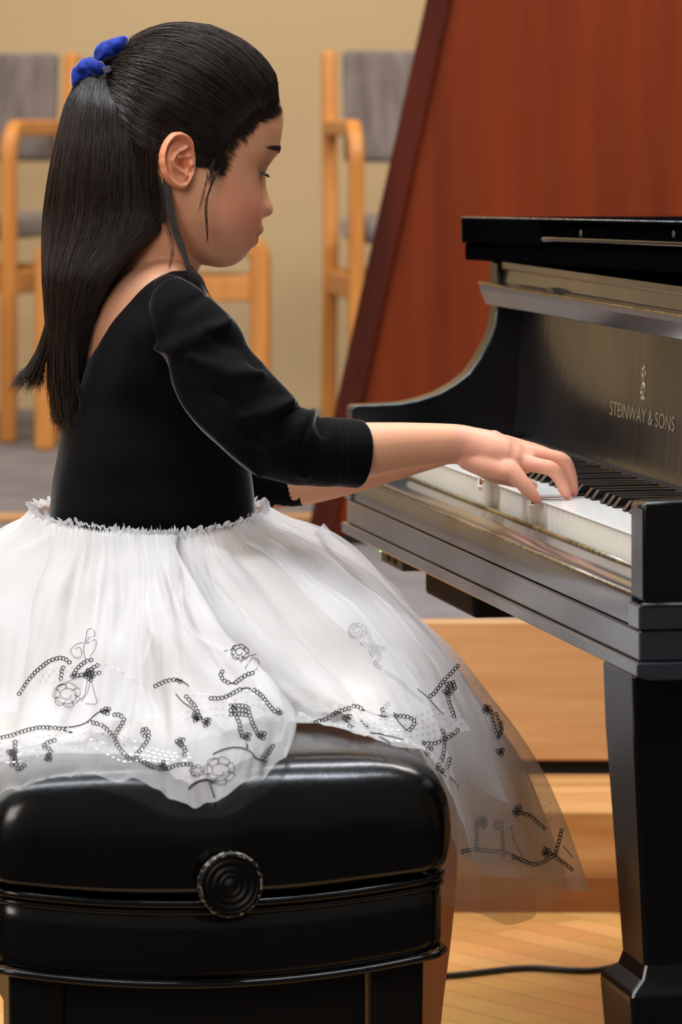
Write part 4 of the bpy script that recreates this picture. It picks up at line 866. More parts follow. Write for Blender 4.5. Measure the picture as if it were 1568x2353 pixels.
def grid_obj(Gd, name, m_, parent):
    mb = MB(); mb.grid([[tuple(p) for p in r] for r in Gd]); return mb.build(name, m_, parent, smooth=True, fix=False)
skirt = grid_obj(panel(PA, 300, 60, 0, 1.0, 0.009, 1, 1.5), 'skirt_layer', M_t1, person); tag(skirt, 'outer sheer tulle layer with embroidered notes')
lobe = grid_obj(panel(PB, 220, 70, 0, 1.0, 0.009, 4, 1.3), 'skirt_layer', M_t1, person); tag(lobe, 'sheer tulle layer lying over the bench')
ga = panel(PA, 220, 60, 0.055, 1.0, 0.009, 1, 1.5); sk2 = grid_obj(ga, 'skirt_layer', M_t2, person)
gb = panel(PB, 160, 60, 0.05, 0.95, 0.009, 4, 1.3); lb2 = grid_obj(gb, 'skirt_layer', M_t2, person)
grid_obj(panel(PA, 200, 50, 0.13, 0.86, 0.008, 1, 1.5), 'skirt_lining', M_t3, person)
grid_obj(panel(PB, 150, 50, 0.12, 0.84, 0.008, 4, 1.3), 'skirt_lining', M_t3, person)
# loose folds of net lying over the lobes
M_t0 = tulle('sheer_net', (240, 240, 243), 0.24, 0.45)
for q_, cols in enumerate([
    [[(330, 1236, 4.55), (335, 1330, 4.42), (345, 1440, 4.30), (400, 1530, 4.23), (470, 1620, 4.17), (520, 1690, 4.12)], [(375, 1236, 4.548), (395, 1320, 4.40), (412, 1410, 4.29), (470, 1480, 4.23), (570, 1555, 4.20), (630, 1630, 4.16)], [(398, 1236, 4.548), (416, 1300, 4.41), (417, 1400, 4.31), (490, 1470, 4.26), (600, 1550, 4.23), (655, 1650, 4.18)]],
    [[(240, 1228, 4.56), (225, 1330, 4.44), (215, 1440, 4.34), (190, 1560, 4.26), (150, 1680, 4.16)], [(290, 1230, 4.556), (300, 1330, 4.43), (300, 1440, 4.32), (290, 1560, 4.24), (300, 1660, 4.16)], [(330, 1232, 4.553), (345, 1330, 4.42), (350, 1440, 4.31), (330, 1540, 4.25), (370, 1640, 4.18)]],
    [[(420, 1236, 4.553), (450, 1340, 4.45), (520, 1470, 4.37), (640, 1590, 4.33)], [(450, 1232, 4.56), (500, 1330, 4.46), (600, 1450, 4.38), (740, 1580, 4.34)]],
    [[(520, 1216, 4.585), (620, 1290, 4.48), (740, 1400, 4.41), (850, 1520, 4.36), (930, 1640, 4.33)], [(560, 1200, 4.62), (690, 1270, 4.52), (830, 1390, 4.45), (950, 1530, 4.40), (1030, 1680, 4.36)], [(580, 1190, 4.64), (720, 1255, 4.56), (880, 1385, 4.49), (1000, 1530, 4.44), (1090, 1680, 4.41)]],
    [[(700, 1235, 4.62), (830, 1330, 4.52), (950, 1460, 4.46), (1040, 1620, 4.44), (1090, 1790, 4.42)], [(720, 1215, 4.70), (870, 1320, 4.66), (1000, 1460, 4.60), (1110, 1640, 4.56), (1170, 1850, 4.52)]],
    [[(60, 1270, 4.58), (-10, 1400, 4.47), (-40, 1530, 4.38), (-40, 1650, 4.28)], [(130, 1225, 4.585), (85, 1370, 4.45), (60, 1500, 4.36), (40, 1640, 4.25)]]]):
    if q_ == 0: FOLDS = []
    FOLDS.append(grid_obj(panel([[(x, y, Y - 0.004) for x, y, Y in c] for c in cols], 60, 40, 0, 1, 0.004, 20 + q_, 1.5, ruffle=0.001), 'tulle_fold', M_t0, person))
# longer soft underlayer hanging below the hem at the front
PU = [[(900, 1500, 4.60), (960, 1700, 4.56), (1000, 1900, 4.54), (1015, 2080, 4.53)], [(980, 1540, 4.60), (1050, 1740, 4.56), (1090, 1930, 4.54), (1100, 2100, 4.53)], [(1010, 1560, 4.66), (1110, 1750, 4.64), (1160, 1950, 4.63), (1185, 2124, 4.62)],
      [(1030, 1560, 4.74), (1150, 1740, 4.74), (1215, 1920, 4.74), (1240, 2090, 4.74)], [(1040, 1560, 4.82), (1175, 1750, 4.84), (1255, 1920, 4.84), (1300, 2040, 4.84)], [(1000, 1560, 4.9), (1110, 1750, 4.94), (1160, 1920, 4.94), (1180, 2060, 4.94)], [(850, 1560, 4.96), (940, 1750, 5.0), (980, 1920, 5.0), (1000, 2060, 5.0)]]
un = grid_obj(panel(PU, 90, 40, 0, 1, 0.005, 8, 1.2), 'skirt_underlayer', tulle('soft_net', (240, 222, 206), 0.50, 0.4), person)
# gathered ruffle at the waist
wa = [c[0] for c in PB] + [c[0] for c in PA[2:]] ; W3 = cr([tuple(P(*p)) for p in wa] + [tuple(P(*wa[0]))], 900); rows = []
ctr = W3.mean(axis=0)
for k, (dz, do) in enumerate(((-0.012, 0.015), (-0.006, 0.013), (0.000, 0.0125), (0.0055, 0.0135), (0.0095, 0.017))):
    r_ = []
    for i, p in enumerate(W3):
        o_ = (p - ctr); o_[2] = 0; o_ /= np.linalg.norm(o_); j = (math.sin(i * 1.1) * 0.5 + math.sin(i * 0.53 + 1) * 0.5) * 0.0022 * (k + 0.6) / 2 + noise.noise(Vector((i * 0.11, k, 0))) * 0.002
        r_.append(tuple(p + o_ * (do + j) + np.array([0, 0, dz + noise.noise(Vector((i * 0.23, 5, 0))) * 0.0022 * k])))
    rows.append(r_)
MB().grid(rows).build('waist_ruffle', tulle('gathered_tulle', (240, 240, 243), 0.90, 0.4), person, smooth=True, fix=False)
# ------------------------------------------------------------------ sequin and thread embroidery, laid on the tulle
M_seq = mat('black_sequin', (8, 8, 10), 0.15, spec=0.8)
M_thr = mat('black_embroidery_thread', (24, 24, 28), 0.6)
M_sil = mat('silver_thread', (225, 228, 235), 0.25, metal=0.9)
bA, bB, b2 = bvh_of(skirt), bvh_of(lobe), bvh_of(sk2)
c5 = lambda x, y: (x / 2.24, y / 2.2397 + 1150); c6 = lambda x, y: (x / 2.063 + 600, y / 2.063 + 1150); c0 = lambda x, y: (x, y)
def nearest(bvhs, x, y):
    c = [q for q in (on_surface(b, x, y, 0.0011) for b in bvhs) if q is not None]
    return min(c, key=lambda q: q.y) if c else None
def surf_line(bvhs, pts, step):
    A = np.array(pts, float); n = max(2, int(sum(np.linalg.norm(np.diff(A, axis=0), axis=1)) / 2)); C_ = cr(A, n * 2) if len(A) > 2 else np.linspace(A[0], A[-1], n * 2)
    s = np.r_[0, np.cumsum(np.linalg.norm(np.diff(C_, axis=0), axis=1))]; q = np.arange(0, s[-1], step); out = []
    for x, y in zip(np.interp(q, s, C_[:, 0]), np.interp(q, s, C_[:, 1])):
        p = None
        p = nearest(bvhs, x, y)
        out.append(p)
    return out
def torus(m, c, nrm, R_=0.00185, r_=0.00062, n=10, k=5):
    z = nrm.normalized(); x = z.orthogonal().normalized(); y = z.cross(x); rows = []
    for i in range(n):
        a = 2 * math.pi * i / n; e = x * math.cos(a) + y * math.sin(a); rows.append([c + e * (R_ + r_ * math.cos(2 * math.pi * j / k)) + z * r_ * math.sin(2 * math.pi * j / k) for j in range(k)])
    rows.append(rows[0]); m.grid(rows, close=True)
VIEWN = Vector((0.15, -1, 0.1)).normalized()
def sequins(m, bvhs, pts, f=c0, step=8.6):
    for p in surf_line(bvhs, [f(*q) for q in pts], step):
        if p is not None: torus(m, p, VIEWN + Vector((random.gauss(0, .12), 0, random.gauss(0, .12))))
def threads(m, bvhs, pts, f=c0, r=0.00032):
    L_ = [p for p in surf_line(bvhs, [f(*q) for q in pts], 5)]; seg = []
    for p in L_ + [None]:
        if p is None or (seg and (p - seg[-1]).length > 0.03):
            if len(seg) > 1: m.tube(seg, r, 4)
            seg = [] if p is None else [p]
        else: seg.append(p)
def dashes(m, bvhs, pts, f=c0, r=0.00030, on=7, off=5):
    L_ = surf_line(bvhs, [f(*q) for q in pts], 1.0 * on); 
    for i in range(0, len(L_) - 1, 2):
        if L_[i] is not None and L_[i + 1] is not None and (L_[i + 1] - L_[i]).length < 0.02: m.tube([L_[i], L_[i + 1]], r, 4)
def cluster(m, bvhs, c, f=c0, n=7, r=9):
    cx, cy = f(*c)
    for k in range(n):
        a = k * 2.4; q = r * math.sqrt(k / max(1, n - 1)); p = None
        p = nearest(bvhs, cx + q * math.cos(a), cy + q * math.sin(a) * 1.1)
        if p is not None: torus(m, p, VIEWN)
bF = [bvh_of(o) for o in FOLDS]; B_ = [bB, bA] + bF; A_ = [bA] + bF; G2 = [b2]
sq = MB(); th = MB(); dl = MB(); sq2 = MB(); th2 = MB()
# lobe over the bench (crop 5)
sequins(sq, B_, [(100, 1000), (130, 960), (180, 890), (240, 840), (300, 815), (350, 825), (360, 850)], c5)
sequins(sq, B_, [(318, 920), (325, 870), (345, 855)], c5); sequins(sq, B_, [(370, 910), (400, 865), (440, 835), (470, 825)], c5); sequins(sq, B_, [(440, 895), (480, 865), (520, 845)], c5); sequins(sq, B_, [(380, 905), (440, 900), (500, 895), (530, 885)], c5)
cluster(sq, B_, (462, 900), c5, 12, 12)
sequins(sq, B_, [(0, 1228), (60, 1215), (130, 1190), (200, 1175), (270, 1175), (330, 1180)], c5); threads(th, B_, [(330, 1170), (380, 1168), (440, 1150), (490, 1110), (520, 1090), (565, 1085)], c5, 0.0007); cluster(sq, B_, (545, 1090), c5, 6, 8)
threads(th, B_, [(320, 1185), (350, 1195), (380, 1198)], c5, 0.0009)
sequins(sq, B_, [(465, 1145), (510, 1155), (550, 1185), (580, 1225), (600, 1260), (640, 1310), (680, 1340), (710, 1320)], c5)
sequins(sq, B_, [(590, 1108), (620, 1110), (635, 1130), (620, 1160), (600, 1190), (580, 1230)], c5)
sequins(sq, B_, [(705, 1310), (735, 1275), (765, 1230), (765, 1195), (745, 1180), (730, 1195), (745, 1220)], c5)
sequins(sq, B_, [(725, 1345), (780, 1370), (830, 1385), (870, 1380), (920, 1365), (1000, 1362)], c5); cluster(sq, B_, (840, 1365), c5, 5, 7)
cluster(sq, B_, (930, 1248), c5, 6, 8); sequins(sq, B_, [(935, 1265), (955, 1285), (950, 1325)], c5)
sequins(sq, B_, [(80, 1250), (75, 1300), (80, 1350), (95, 1385), (130, 1365)], c5); sequins(sq, B_, [(45, 1300), (60, 1295), (75, 1330), (60, 1370)], c5); cluster(sq, B_, (68, 1310), c5, 7, 8)
sequins(sq, B_, [(280, 1240), (240, 1255), (225, 1275), (260, 1290), (250, 1325), (275, 1330)], c5); cluster(sq, B_, (245, 1330), c5, 4, 6)
sequins(sq, B_, [(805, 958), (840, 940), (880, 928), (915, 930), (940, 940)], c5); threads(th, B_, [(905, 925), (950, 940), (978, 965)], c5, 0.0007)
threads(th, B_, [(905, 1000), (940, 1040), (980, 1070), (1020, 1110)], c5, 0.0007); sequins(sq, B_, [(960, 1015), (985, 1045), (1010, 1075), (1030, 1120), (1040, 1135)], c5); cluster(sq, B_, (1010, 1120), c5, 9, 9); cluster(sq, B_, (1065, 1145), c5, 7, 8)
sequins(sq, B_, [(1145, 885), (1135, 905), (1150, 930), (1180, 945)], c5); sequins(sq, B_, [(1215, 940), (1240, 920), (1270, 900), (1300, 893)], c5); threads(th, B_, [(1180, 945), (1215, 945)], c5, 0.0008)
sequins(sq, B_, [(1090, 1020), (1130, 1022), (1170, 1012), (1210, 990), (1240, 975)], c5); threads(th, B_, [(1240, 975), (1270, 968), (1300, 975)], c5, 0.0008); sequins(sq, B_, [(1308, 980), (1350, 1010), (1380, 1045), (1410, 1080), (1440, 1105), (1435, 1085), (1415, 1080)], c5)
for o_ in (0, 22, 44): sequins(sq, B_, [(1190, 1062 + o_), (1235, 1060 + o_), (1278, 1068 + o_)], c5)
sequins(sq, B_, [(1200, 1070), (1215, 1110), (1235, 1160), (1250, 1220)], c5); sequins(sq, B_, [(1278, 1075), (1290, 1120), (1310, 1170), (1330, 1215)], c5); cluster(sq, B_, (1268, 1222), c5, 6, 8); cluster(sq, B_, (1345, 1215), c5, 6, 8)
threads(th, B_, [(1100, 1310), (1150, 1285), (1220, 1275), (1280, 1290), (1320, 1330), (1380, 1350)], c5, 0.0007); threads(th, B_, [(1270, 1255), (1275, 1285)], c5, 0.0008); sequins(sq, B_, [(1405, 1270), (1380, 1300), (1345, 1330)], c5)
threads(th, B_, [(970, 1485), (1020, 1450), (1070, 1440), (1100, 1455)], c5, 0.0009); threads(th, B_, [(1075, 1445), (1090, 1490), (1105, 1540)], c5, 0.0008)
def rose(bv, cx, cy, r, f, m=th, rr=0.00032):
    threads(m, bv, [(cx + r * .25 * math.cos(t) * (1 + t / 4), cy + r * .22 * math.sin(t) * (1 + t / 4)) for t in np.linspace(0, 11, 26)], f, rr)
    for k in range(7):
        a = k * 0.9; threads(m, bv, [(cx + r * .5 * math.cos(a), cy + r * .45 * math.sin(a)), (cx + r * 1.05 * math.cos(a + .25), cy + r * .9 * math.sin(a + .25)), (cx + r * 1.0 * math.cos(a + .9), cy + r * .85 * math.sin(a + .9)), (cx + r * .55 * math.cos(a + 1.2), cy + r * .5 * math.sin(a + 1.2))], f, rr)
rose(B_, 345, 1005, 70, c5); threads(th, B_, [(275, 975), (340, 940), (400, 915), (455, 905)], c5); threads(th, B_, [(400, 1040), (450, 1000), (470, 930), (490, 1000), (500, 1050), (430, 1050)], c5); threads(th, B_, [(450, 930), (440, 1000), (420, 1045)], c5)
threads(th, B_, [(440, 820), (430, 770), (445, 700), (450, 670), (480, 665), (490, 700), (460, 710), (445, 740), (495, 720), (490, 770), (450, 820)], c5); threads(th, B_, [(430, 735), (390, 745), (365, 780), (390, 815), (420, 800), (410, 760), (380, 770)], c5)
rose(B_, 1235, 785, 48, c5, th, 0.0005); threads(th, B_, [(1235, 840), (1270, 810), (1330, 790)], c5, .0004); threads(th, B_, [(1260, 870), (1300, 815), (1335, 830), (1320, 870), (1295, 890)], c5, .0004); threads(th, B_, [(1150, 780), (1190, 775)], c5, .0004)
rose(B_, 1130, 1395, 80, c5); rose(B_, 1015, 1395, 35, c5)
rose([b2], 860, 700, 45, c5, th2); threads(th2, [b2], [(900, 740), (960, 760), (1000, 750)], c5)
for k in range(4):
    o_ = k * 36
    dashes(dl, B_, [(0, 1255 + o_ * 0.9), (100, 1240 + o_), (250, 1215 + o_ * 0.8), (400, 1185 + o_ * 0.85), (480, 1150 + o_ * 1.2), (560, 1170 + o_ * 1.35), (640, 1220 + o_ * 1.2), (740, 1265 + o_ * 0.7), (850, 1300 + o_ * 0.5), (1000, 1310 + o_ * .5)], c5)
    dashes(dl, B_, [(930, 1035 + o_), (1000, 1005 + o_), (1060, 1000 + o_), (1150, 1010 + o_ * .9), (1250, 985 + o_ * .9), (1310, 970 + o_ * .8), (1370, 960 + o_ * 1.2)], c5)
    dashes(dl, B_, [(200 + o_, 940), (230 + o_, 890), (280 + o_, 850)], c5)
dashes(dl, B_, [(480, 845), (560, 855), (640, 895), (720, 950), (780, 955)], c5)
# right part of the skirt (crop 6)
sequins(sq, A_, [(930, 785), (900, 820), (860, 860), (820, 915), (800, 930)], c6)
cluster(sq, A_, (898, 885), c6, 13, 11); cluster(sq, A_, (880, 910), c6, 5, 7); sequins(sq, A_, [(880, 925), (890, 965), (905, 1005), (915, 1035)], c6)
cluster(sq, A_, (1068, 992), c6, 10, 9); sequins(sq, A_, [(1090, 1005), (1095, 1050), (1110, 1100), (1120, 1130)], c6); sequins(sq, A_, [(1112, 1015), (1125, 1050), (1130, 1090), (1120, 1130)], c6); sequins(sq, A_, [(1135, 1055), (1138, 1090), (1125, 1120)], c6); cluster(sq, A_, (1130, 1193), c6, 6, 7)
sequins(sq, A_, [(260, 1057), (310, 1035), (360, 1005), (410, 985), (450, 980), (480, 995)], c6); threads(th, A_, [(480, 995), (520, 1010), (560, 1022), (600, 1028)], c6, .0008)
sequins(sq, A_, [(640, 1025), (690, 1030), (725, 1050), (715, 1080), (690, 1098)], c6); threads(th, A_, [(630, 1010), (650, 1050), (690, 1095)], c6, .0007)
threads(th, A_, [(140, 1060), (260, 1062), (320, 1075), (380, 1095), (430, 1108), (520, 1105), (600, 1120), (680, 1140)], c6, .0006)
sequins(sq, A_, [(410, 1105), (412, 1080), (432, 1078), (435, 1105)], c6); sequins(sq, A_, [(480, 1055), (495, 1075), (520, 1085)], c6); sequins(sq, A_, [(495, 1115), (505, 1135), (530, 1155)], c6)
threads(th, A_, [(560, 1125), (600, 1145), (630, 1180), (680, 1215), (720, 1240)], c6, .0007); rose(A_, 670, 1200, 30, c6); threads(th, A_, [(700, 1180), (740, 1240), (790, 1265)], c6, .0005)
sequins(sq, A_, [(770, 1155), (820, 1155), (870, 1135), (905, 1110), (930, 1092)], c6); sequins(sq, A_, [(858, 1095), (865, 1150), (862, 1200), (850, 1240), (845, 1275)], c6)
sequins(sq, A_, [(888, 1230), (882, 1260), (865, 1285)], c6); sequins(sq, A_, [(848, 1250), (860, 1275), (870, 1292)], c6); cluster(sq, A_, (790, 1190), c6, 7, 8); threads(th, A_, [(865, 1295), (900, 1320), (935, 1360)], c6, .0006)
threads(th, A_, [(740, 895), (790, 940), (830, 985), (865, 1020)], c6, .0005); threads(th, A_, [(760, 1140), (800, 1210), (850, 1275)], c6, .0004)
cluster(sq, A_, (1212, 1473), c6, 11, 10); sequins(sq, A_, [(1240, 1485), (1275, 1498), (1305, 1525), (1345, 1560)], c6)
cluster(sq, A_, (1350, 1668), c6, 10, 9); sequins(sq, A_, [(1370, 1675), (1400, 1695), (1435, 1720), (1475, 1752)], c6); sequins(sq, A_, [(1422, 1565), (1412, 1610), (1400, 1650), (1390, 1680)], c6); sequins(sq, A_, [(1390, 1682), (1345, 1710), (1290, 1725), (1230, 1705), (1180, 1685)], c6); threads(th, A_, [(1430, 1640), (1450, 1660), (1480, 1700)], c6, .0005)
for k in range(5):
    o_ = k * 38
    dashes(dl, A_, [(700, 1040 + o_ * .75), (780, 1010 + o_ * .85), (860, 965 + o_), (940, 915 + o_), (1003, 872 + o_), (1060, 850 + o_)], c6)
    dashes(dl, A_, [(1130, 1560 + o_), (1220, 1520 + o_), (1310, 1470 + o_), (1390, 1425 + o_)], c6)
    dashes(dl, A_, [(950, 1640 + o_ * .7), (1030, 1610 + o_ * .8), (1130, 1585 + o_ * .9)], c6)
    dashes(dl, A_, [(330, 1010 + o_ * .5), (430, 1030 + o_ * .5), (560, 1040 + o_ * .6), (700, 1040 + o_ * .75)], c6)
# embroidery on the layer beneath, showing greyed through the tulle
rose(G2, 455, 620, 42, c6, th2, .0006); sequins(sq2, G2, [(500, 620), (520, 670), (545, 700), (560, 740), (540, 780), (575, 800)], c6); sequins(sq2, G2, [(480, 680), (520, 695), (590, 708)], c6); cluster(sq2, G2, (530, 715), c6, 9, 10)
sequins(sq2, G2, [(590, 820), (640, 850), (680, 885), (720, 925), (760, 950)], c6); sequins(sq2, G2, [(600, 970), (575, 1000), (600, 1025), (650, 1030)], c6); cluster(sq2, G2, (415, 1035), c6, 6, 8)
cluster(sq2, G2, (1045, 1525), c6, 13, 12); sequins(sq2, G2, [(1017, 1530), (1017, 1600), (1015, 1655)], c6); sequins(sq2, G2, [(1110, 1525), (1100, 1545), (1120, 1555), (1138, 1540), (1125, 1522)], c6); sequins(sq2, G2, [(1138, 1560), (1142, 1620), (1148, 1690)], c6)
sequins(sq2, G2, [(950, 1665), (1000, 1655), (1060, 1660), (1150, 1668), (1200, 1690), (1260, 1715)], c6); threads(th2, G2, [(1180, 1545), (1190, 1590), (1215, 1650), (1240, 1695)], c6, .0007)
th.build('embroidery', M_thr, skirt, smooth=True)['kind'] = 'stuff'; sq.build('sequins', M_seq, skirt, smooth=True, fix=False)['kind'] = 'stuff'; dl.build('silver_stitching', M_sil, skirt, fix=False)['kind'] = 'stuff'
if th2.v: th2.build('embroidery', M_thr, sk2, smooth=True)['kind'] = 'stuff'
if sq2.v: sq2.build('sequins', M_seq, sk2, smooth=True, fix=False)['kind'] = 'stuff'
# ------------------------------------------------------------------ hair
hairline = [(645, 232), (638, 250), (615, 262), (592, 268), (578, 285), (560, 303), (537, 322), (524, 343), (512, 372), (503, 392), (492, 372), (480, 350), (466, 332), (450, 318), (436, 306), (420, 300), (398, 300), (376, 318), (368, 345), (370, 380), (384, 432), (392, 480), (380, 520), (340, 560), (240, 560), (100, 560), (60, 300), (100, 60), (300, -20), (560, 20), (660, 120)]
HLP = np.array(hairline, float)
def in_poly(x, y, A=HLP):
    ins = False; n = len(A); j = n - 1
    for i in range(n):
        if (A[i, 1] > y) != (A[j, 1] > y) and x < (A[j, 0] - A[i, 0]) * (y - A[i, 1]) / (A[j, 1] - A[i, 1]) + A[i, 0]: ins = not ins
        j = i
    return ins
def px_of(p): return p[0] / p[1] * FPX + CX, HY + (CZ - p[2]) / p[1] * FPX
def near_px(hx_, hy_, hz_): return px_of(HL(hx_, -abs(hy_), hz_))
# volume of the swept-back hair over the skull: the head surface pushed out, more towards crown and back
def vol(x, y, z):
    back = min(1, max(0, (0.075 - x) / 0.13)); up = min(1, max(0, (z - 0.0) / 0.09)); return 0.0035 + 0.010 * back * (0.4 + 0.6 * up) + 0.006 * up
def pdist(x, y, A=HLP[:17]):
    b = 1e9
    for i in range(len(A) - 1):
        e = A[i + 1] - A[i]; t = max(0, min(1, ((x - A[i, 0]) * e[0] + (y - A[i, 1]) * e[1]) / (e @ e))); b = min(b, math.hypot(x - A[i, 0] - t * e[0], y - A[i, 1] - t * e[1]))
    return b
nzc, ntc = 150, 200; tt = np.linspace(0, math.pi, nzc); zz = -0.06 + (HZ_TOP + 0.06) * (1 - np.cos(tt)) / 2; thh = np.linspace(-math.pi, math.pi, ntc, endpoint=False)
capP = []; inside = []
for z in zz:
    x, y, _ = head_surface(thh, np.full(ntc, min(z, HZ_TOP - 1e-4)), 0, False); row = []; fl = []
    for a, b in zip(x, y):
        v = np.array([a, b, z * 1.0]); c = np.array([0.005, 0, 0.04]); d = v - c; L_ = np.linalg.norm(d)
        X, Y_ = near_px(a, b, z); ip = in_poly(X, Y_); D_ = pdist(X, Y_) if ip else 0; sm_ = min(1, D_ / 60); sm_ = sm_ * sm_ * (3 - 2 * sm_); o_ = vol(a, b, z) * sm_ + 0.0002; q = c + d * (1 + o_ / max(L_, 1e-4)); row.append(q); fl.append(ip and D_ > 22)
    capP.append(row); inside.append(fl)
vs = []; fs = []; n_ = ntc
for r in capP: vs += [tuple(HM @ Vector(q)) for q in r]
for i in range(nzc - 1):
    for j in range(ntc):
        j2 = (j + 1) % ntc
        if inside[i][j] and inside[i][j2] and inside[i + 1][j] and inside[i + 1][j2]: fs.append((i * n_ + j, i * n_ + j2, (i + 1) * n_ + j2, (i + 1) * n_ + j))
fs.append(tuple((nzc - 1) * n_ + j for j in range(n_)))
hm = MB(); hm.add(vs, fs)
# hanging mass: rings (py, left, right, half depth, centre depth)
hang = [(150, 215, 300, 0.035, 4.66), (185, 178, 330, 0.050, 4.66), (240, 152, 362, 0.072, 4.66), (300, 137, 376, 0.082, 4.66), (400, 117, 386, 0.084, 4.66), (480, 106, 392, 0.082, 4.66), (530, 102, 375, 0.078, 4.655), (570, 101, 330, 0.074, 4.65), (610, 101, 285, 0.072, 4.645), (650, 102, 256, 0.068, 4.64), (700, 105, 232, 0.062, 4.64), (750, 108, 212, 0.056, 4.64), (800, 112, 200, 0.048, 4.64), (850, 116, 190, 0.040, 4.64), (900, 122, 184, 0.03, 4.64), (940, 130, 178, 0.018, 4.64)]
HA = np.array(hang, float)
def hang_pt(py, ang, s=1.0):
    xl, xr, hd, yc = (np.interp(py, HA[:, 0], HA[:, k]) for k in (1, 2, 3, 4)); c = np.array(P((xl + xr) / 2, py, yc)); a = (xr - xl) / 2 * yc / FPX
    ca_, sa_ = math.cos(ang), math.sin(ang)
    return c + np.array([a * s * math.copysign(abs(ca_) ** 0.75, ca_), -hd * s * math.copysign(abs(sa_) ** 0.6, sa_), 0])        # ang = pi/2 faces the lens
rows = []
for py in np.linspace(152, 925, 70): rows.append([tuple(hang_pt(py, a, 0.965) ) for a in np.linspace(0, 2 * math.pi, 56, endpoint=False)])
hm.grid(rows, close=True, cap=True)
hairb = hm.build('hair', M_hairbase, person, smooth=True)
capb = BVHTree.FromPolygons([Vector(v) for v in vs], fs + [(i * n_ + j, i * n_ + (j + 1) % n_, (i + 1) * n_ + (j + 1) % n_, (i + 1) * n_ + j) for i in range(nzc - 1) for j in range(ntc)])
SCN = HM @ Vector((0.005, 0, 0.04))
BOWP = P(228, 168, 4.66); bdir = (BOWP - SCN); bR = bdir.length; bdir = bdir.normalized()
def surf_r(d):
    loc = capb.ray_cast(SCN + d * 0.3, -d)[0]
    return (loc - SCN).length if loc is not None else 0.1
def slerp(a, b, t):
    w_ = math.acos(max(-1, min(1, a.dot(b)))); s = math.sin(w_)
    return a if s < 1e-4 else (a * math.sin((1 - t) * w_) + b * math.sin(t * w_)) / s
# roots darken the skin along the hairline
mb_ = person.data; nb = len(mb_.vertices); cb = np.empty(nb * 3); mb_.vertices.foreach_get('co', cb); cb = cb.reshape(-1, 3); lb = cb @ np.array(HMI)[:3, :3].T + np.array(HMI)[:3, 3]
tb = np.empty(nb * 4); mb_.color_attributes['tone'].data.foreach_get('color', tb); tb = tb.reshape(-1, 4)
idx = np.nonzero((lb[:, 2] > -0.03) & (lb[:, 0] > -0.02) & (lb[:, 0] < 0.12) & (np.abs(lb[:, 1]) < 0.075))[0]
q_ = np.c_[lb[idx, 0], -np.abs(lb[idx, 1]), lb[idx, 2]] @ np.array(HM)[:3, :3].T + np.array(HM)[:3, 3]
QX, QY = q_[:, 0] / q_[:, 1] * FPX + CX, HY + (CZ - q_[:, 2]) / q_[:, 1] * FPX; dist = np.full(len(idx), 1e9); A_h = HLP[:16]
for i in range(len(A_h) - 1):
    e = A_h[i + 1] - A_h[i]; t = np.clip(((QX - A_h[i, 0]) * e[0] + (QY - A_h[i, 1]) * e[1]) / (e @ e), 0, 1); dist = np.minimum(dist, np.hypot(QX - A_h[i, 0] - t * e[0], QY - A_h[i, 1] - t * e[1]))
ipm = np.zeros(len(idx), bool); j = len(HLP) - 1
for i in range(len(HLP)):
    xi, yi = HLP[i]; xj, yj = HLP[j]
    if yi != yj: ipm ^= ((yi > QY) != (yj > QY)) & (QX < (xj - xi) * (QY - yi) / (yj - yi) + xi)
    j = i
isear = np.abs(lb[idx, 1]) > 0.0655
sd = np.where(ipm, dist, -dist); k_ = np.clip((sd + 13) / 34, 0, 1); k_ = k_ * k_ * (3 - 2 * k_) * 0.93 * ~((isear) & (QX < 455) & (QY > 296))
tb[idx, :3] = tb[idx, :3] * (1 - k_[:, None]) + np.array(srgb((34, 25, 22))[:3]) * k_[:, None]; mb_.color_attributes['tone'].data.foreach_set('color', tb.ravel())
# swept strands
starts = []
tries = 0
SWP = np.array([(645, 228), (638, 250), (615, 262), (592, 268), (578, 285), (560, 303), (537, 322), (524, 343), (512, 372), (503, 392), (492, 372), (480, 350), (466, 332), (450, 318), (436, 304), (400, 280), (340, 240), (260, 190), (200, 150), (200, 0), (560, 0), (670, 100)], float)
while len(starts) < 3600 and tries < 60000:
    tries += 1; z = rng.uniform(-0.02, 0.136); th = rng.uniform(-math.pi, math.pi); x, y, _ = head_surface(np.array([th]), np.array([z]), 0, False); x, y = float(x[0]), float(y[0])
    X, Y_ = near_px(x, y, z)
    if x < -0.05 or not in_poly(X, Y_, SWP): continue
    starts.append((x, y, z))
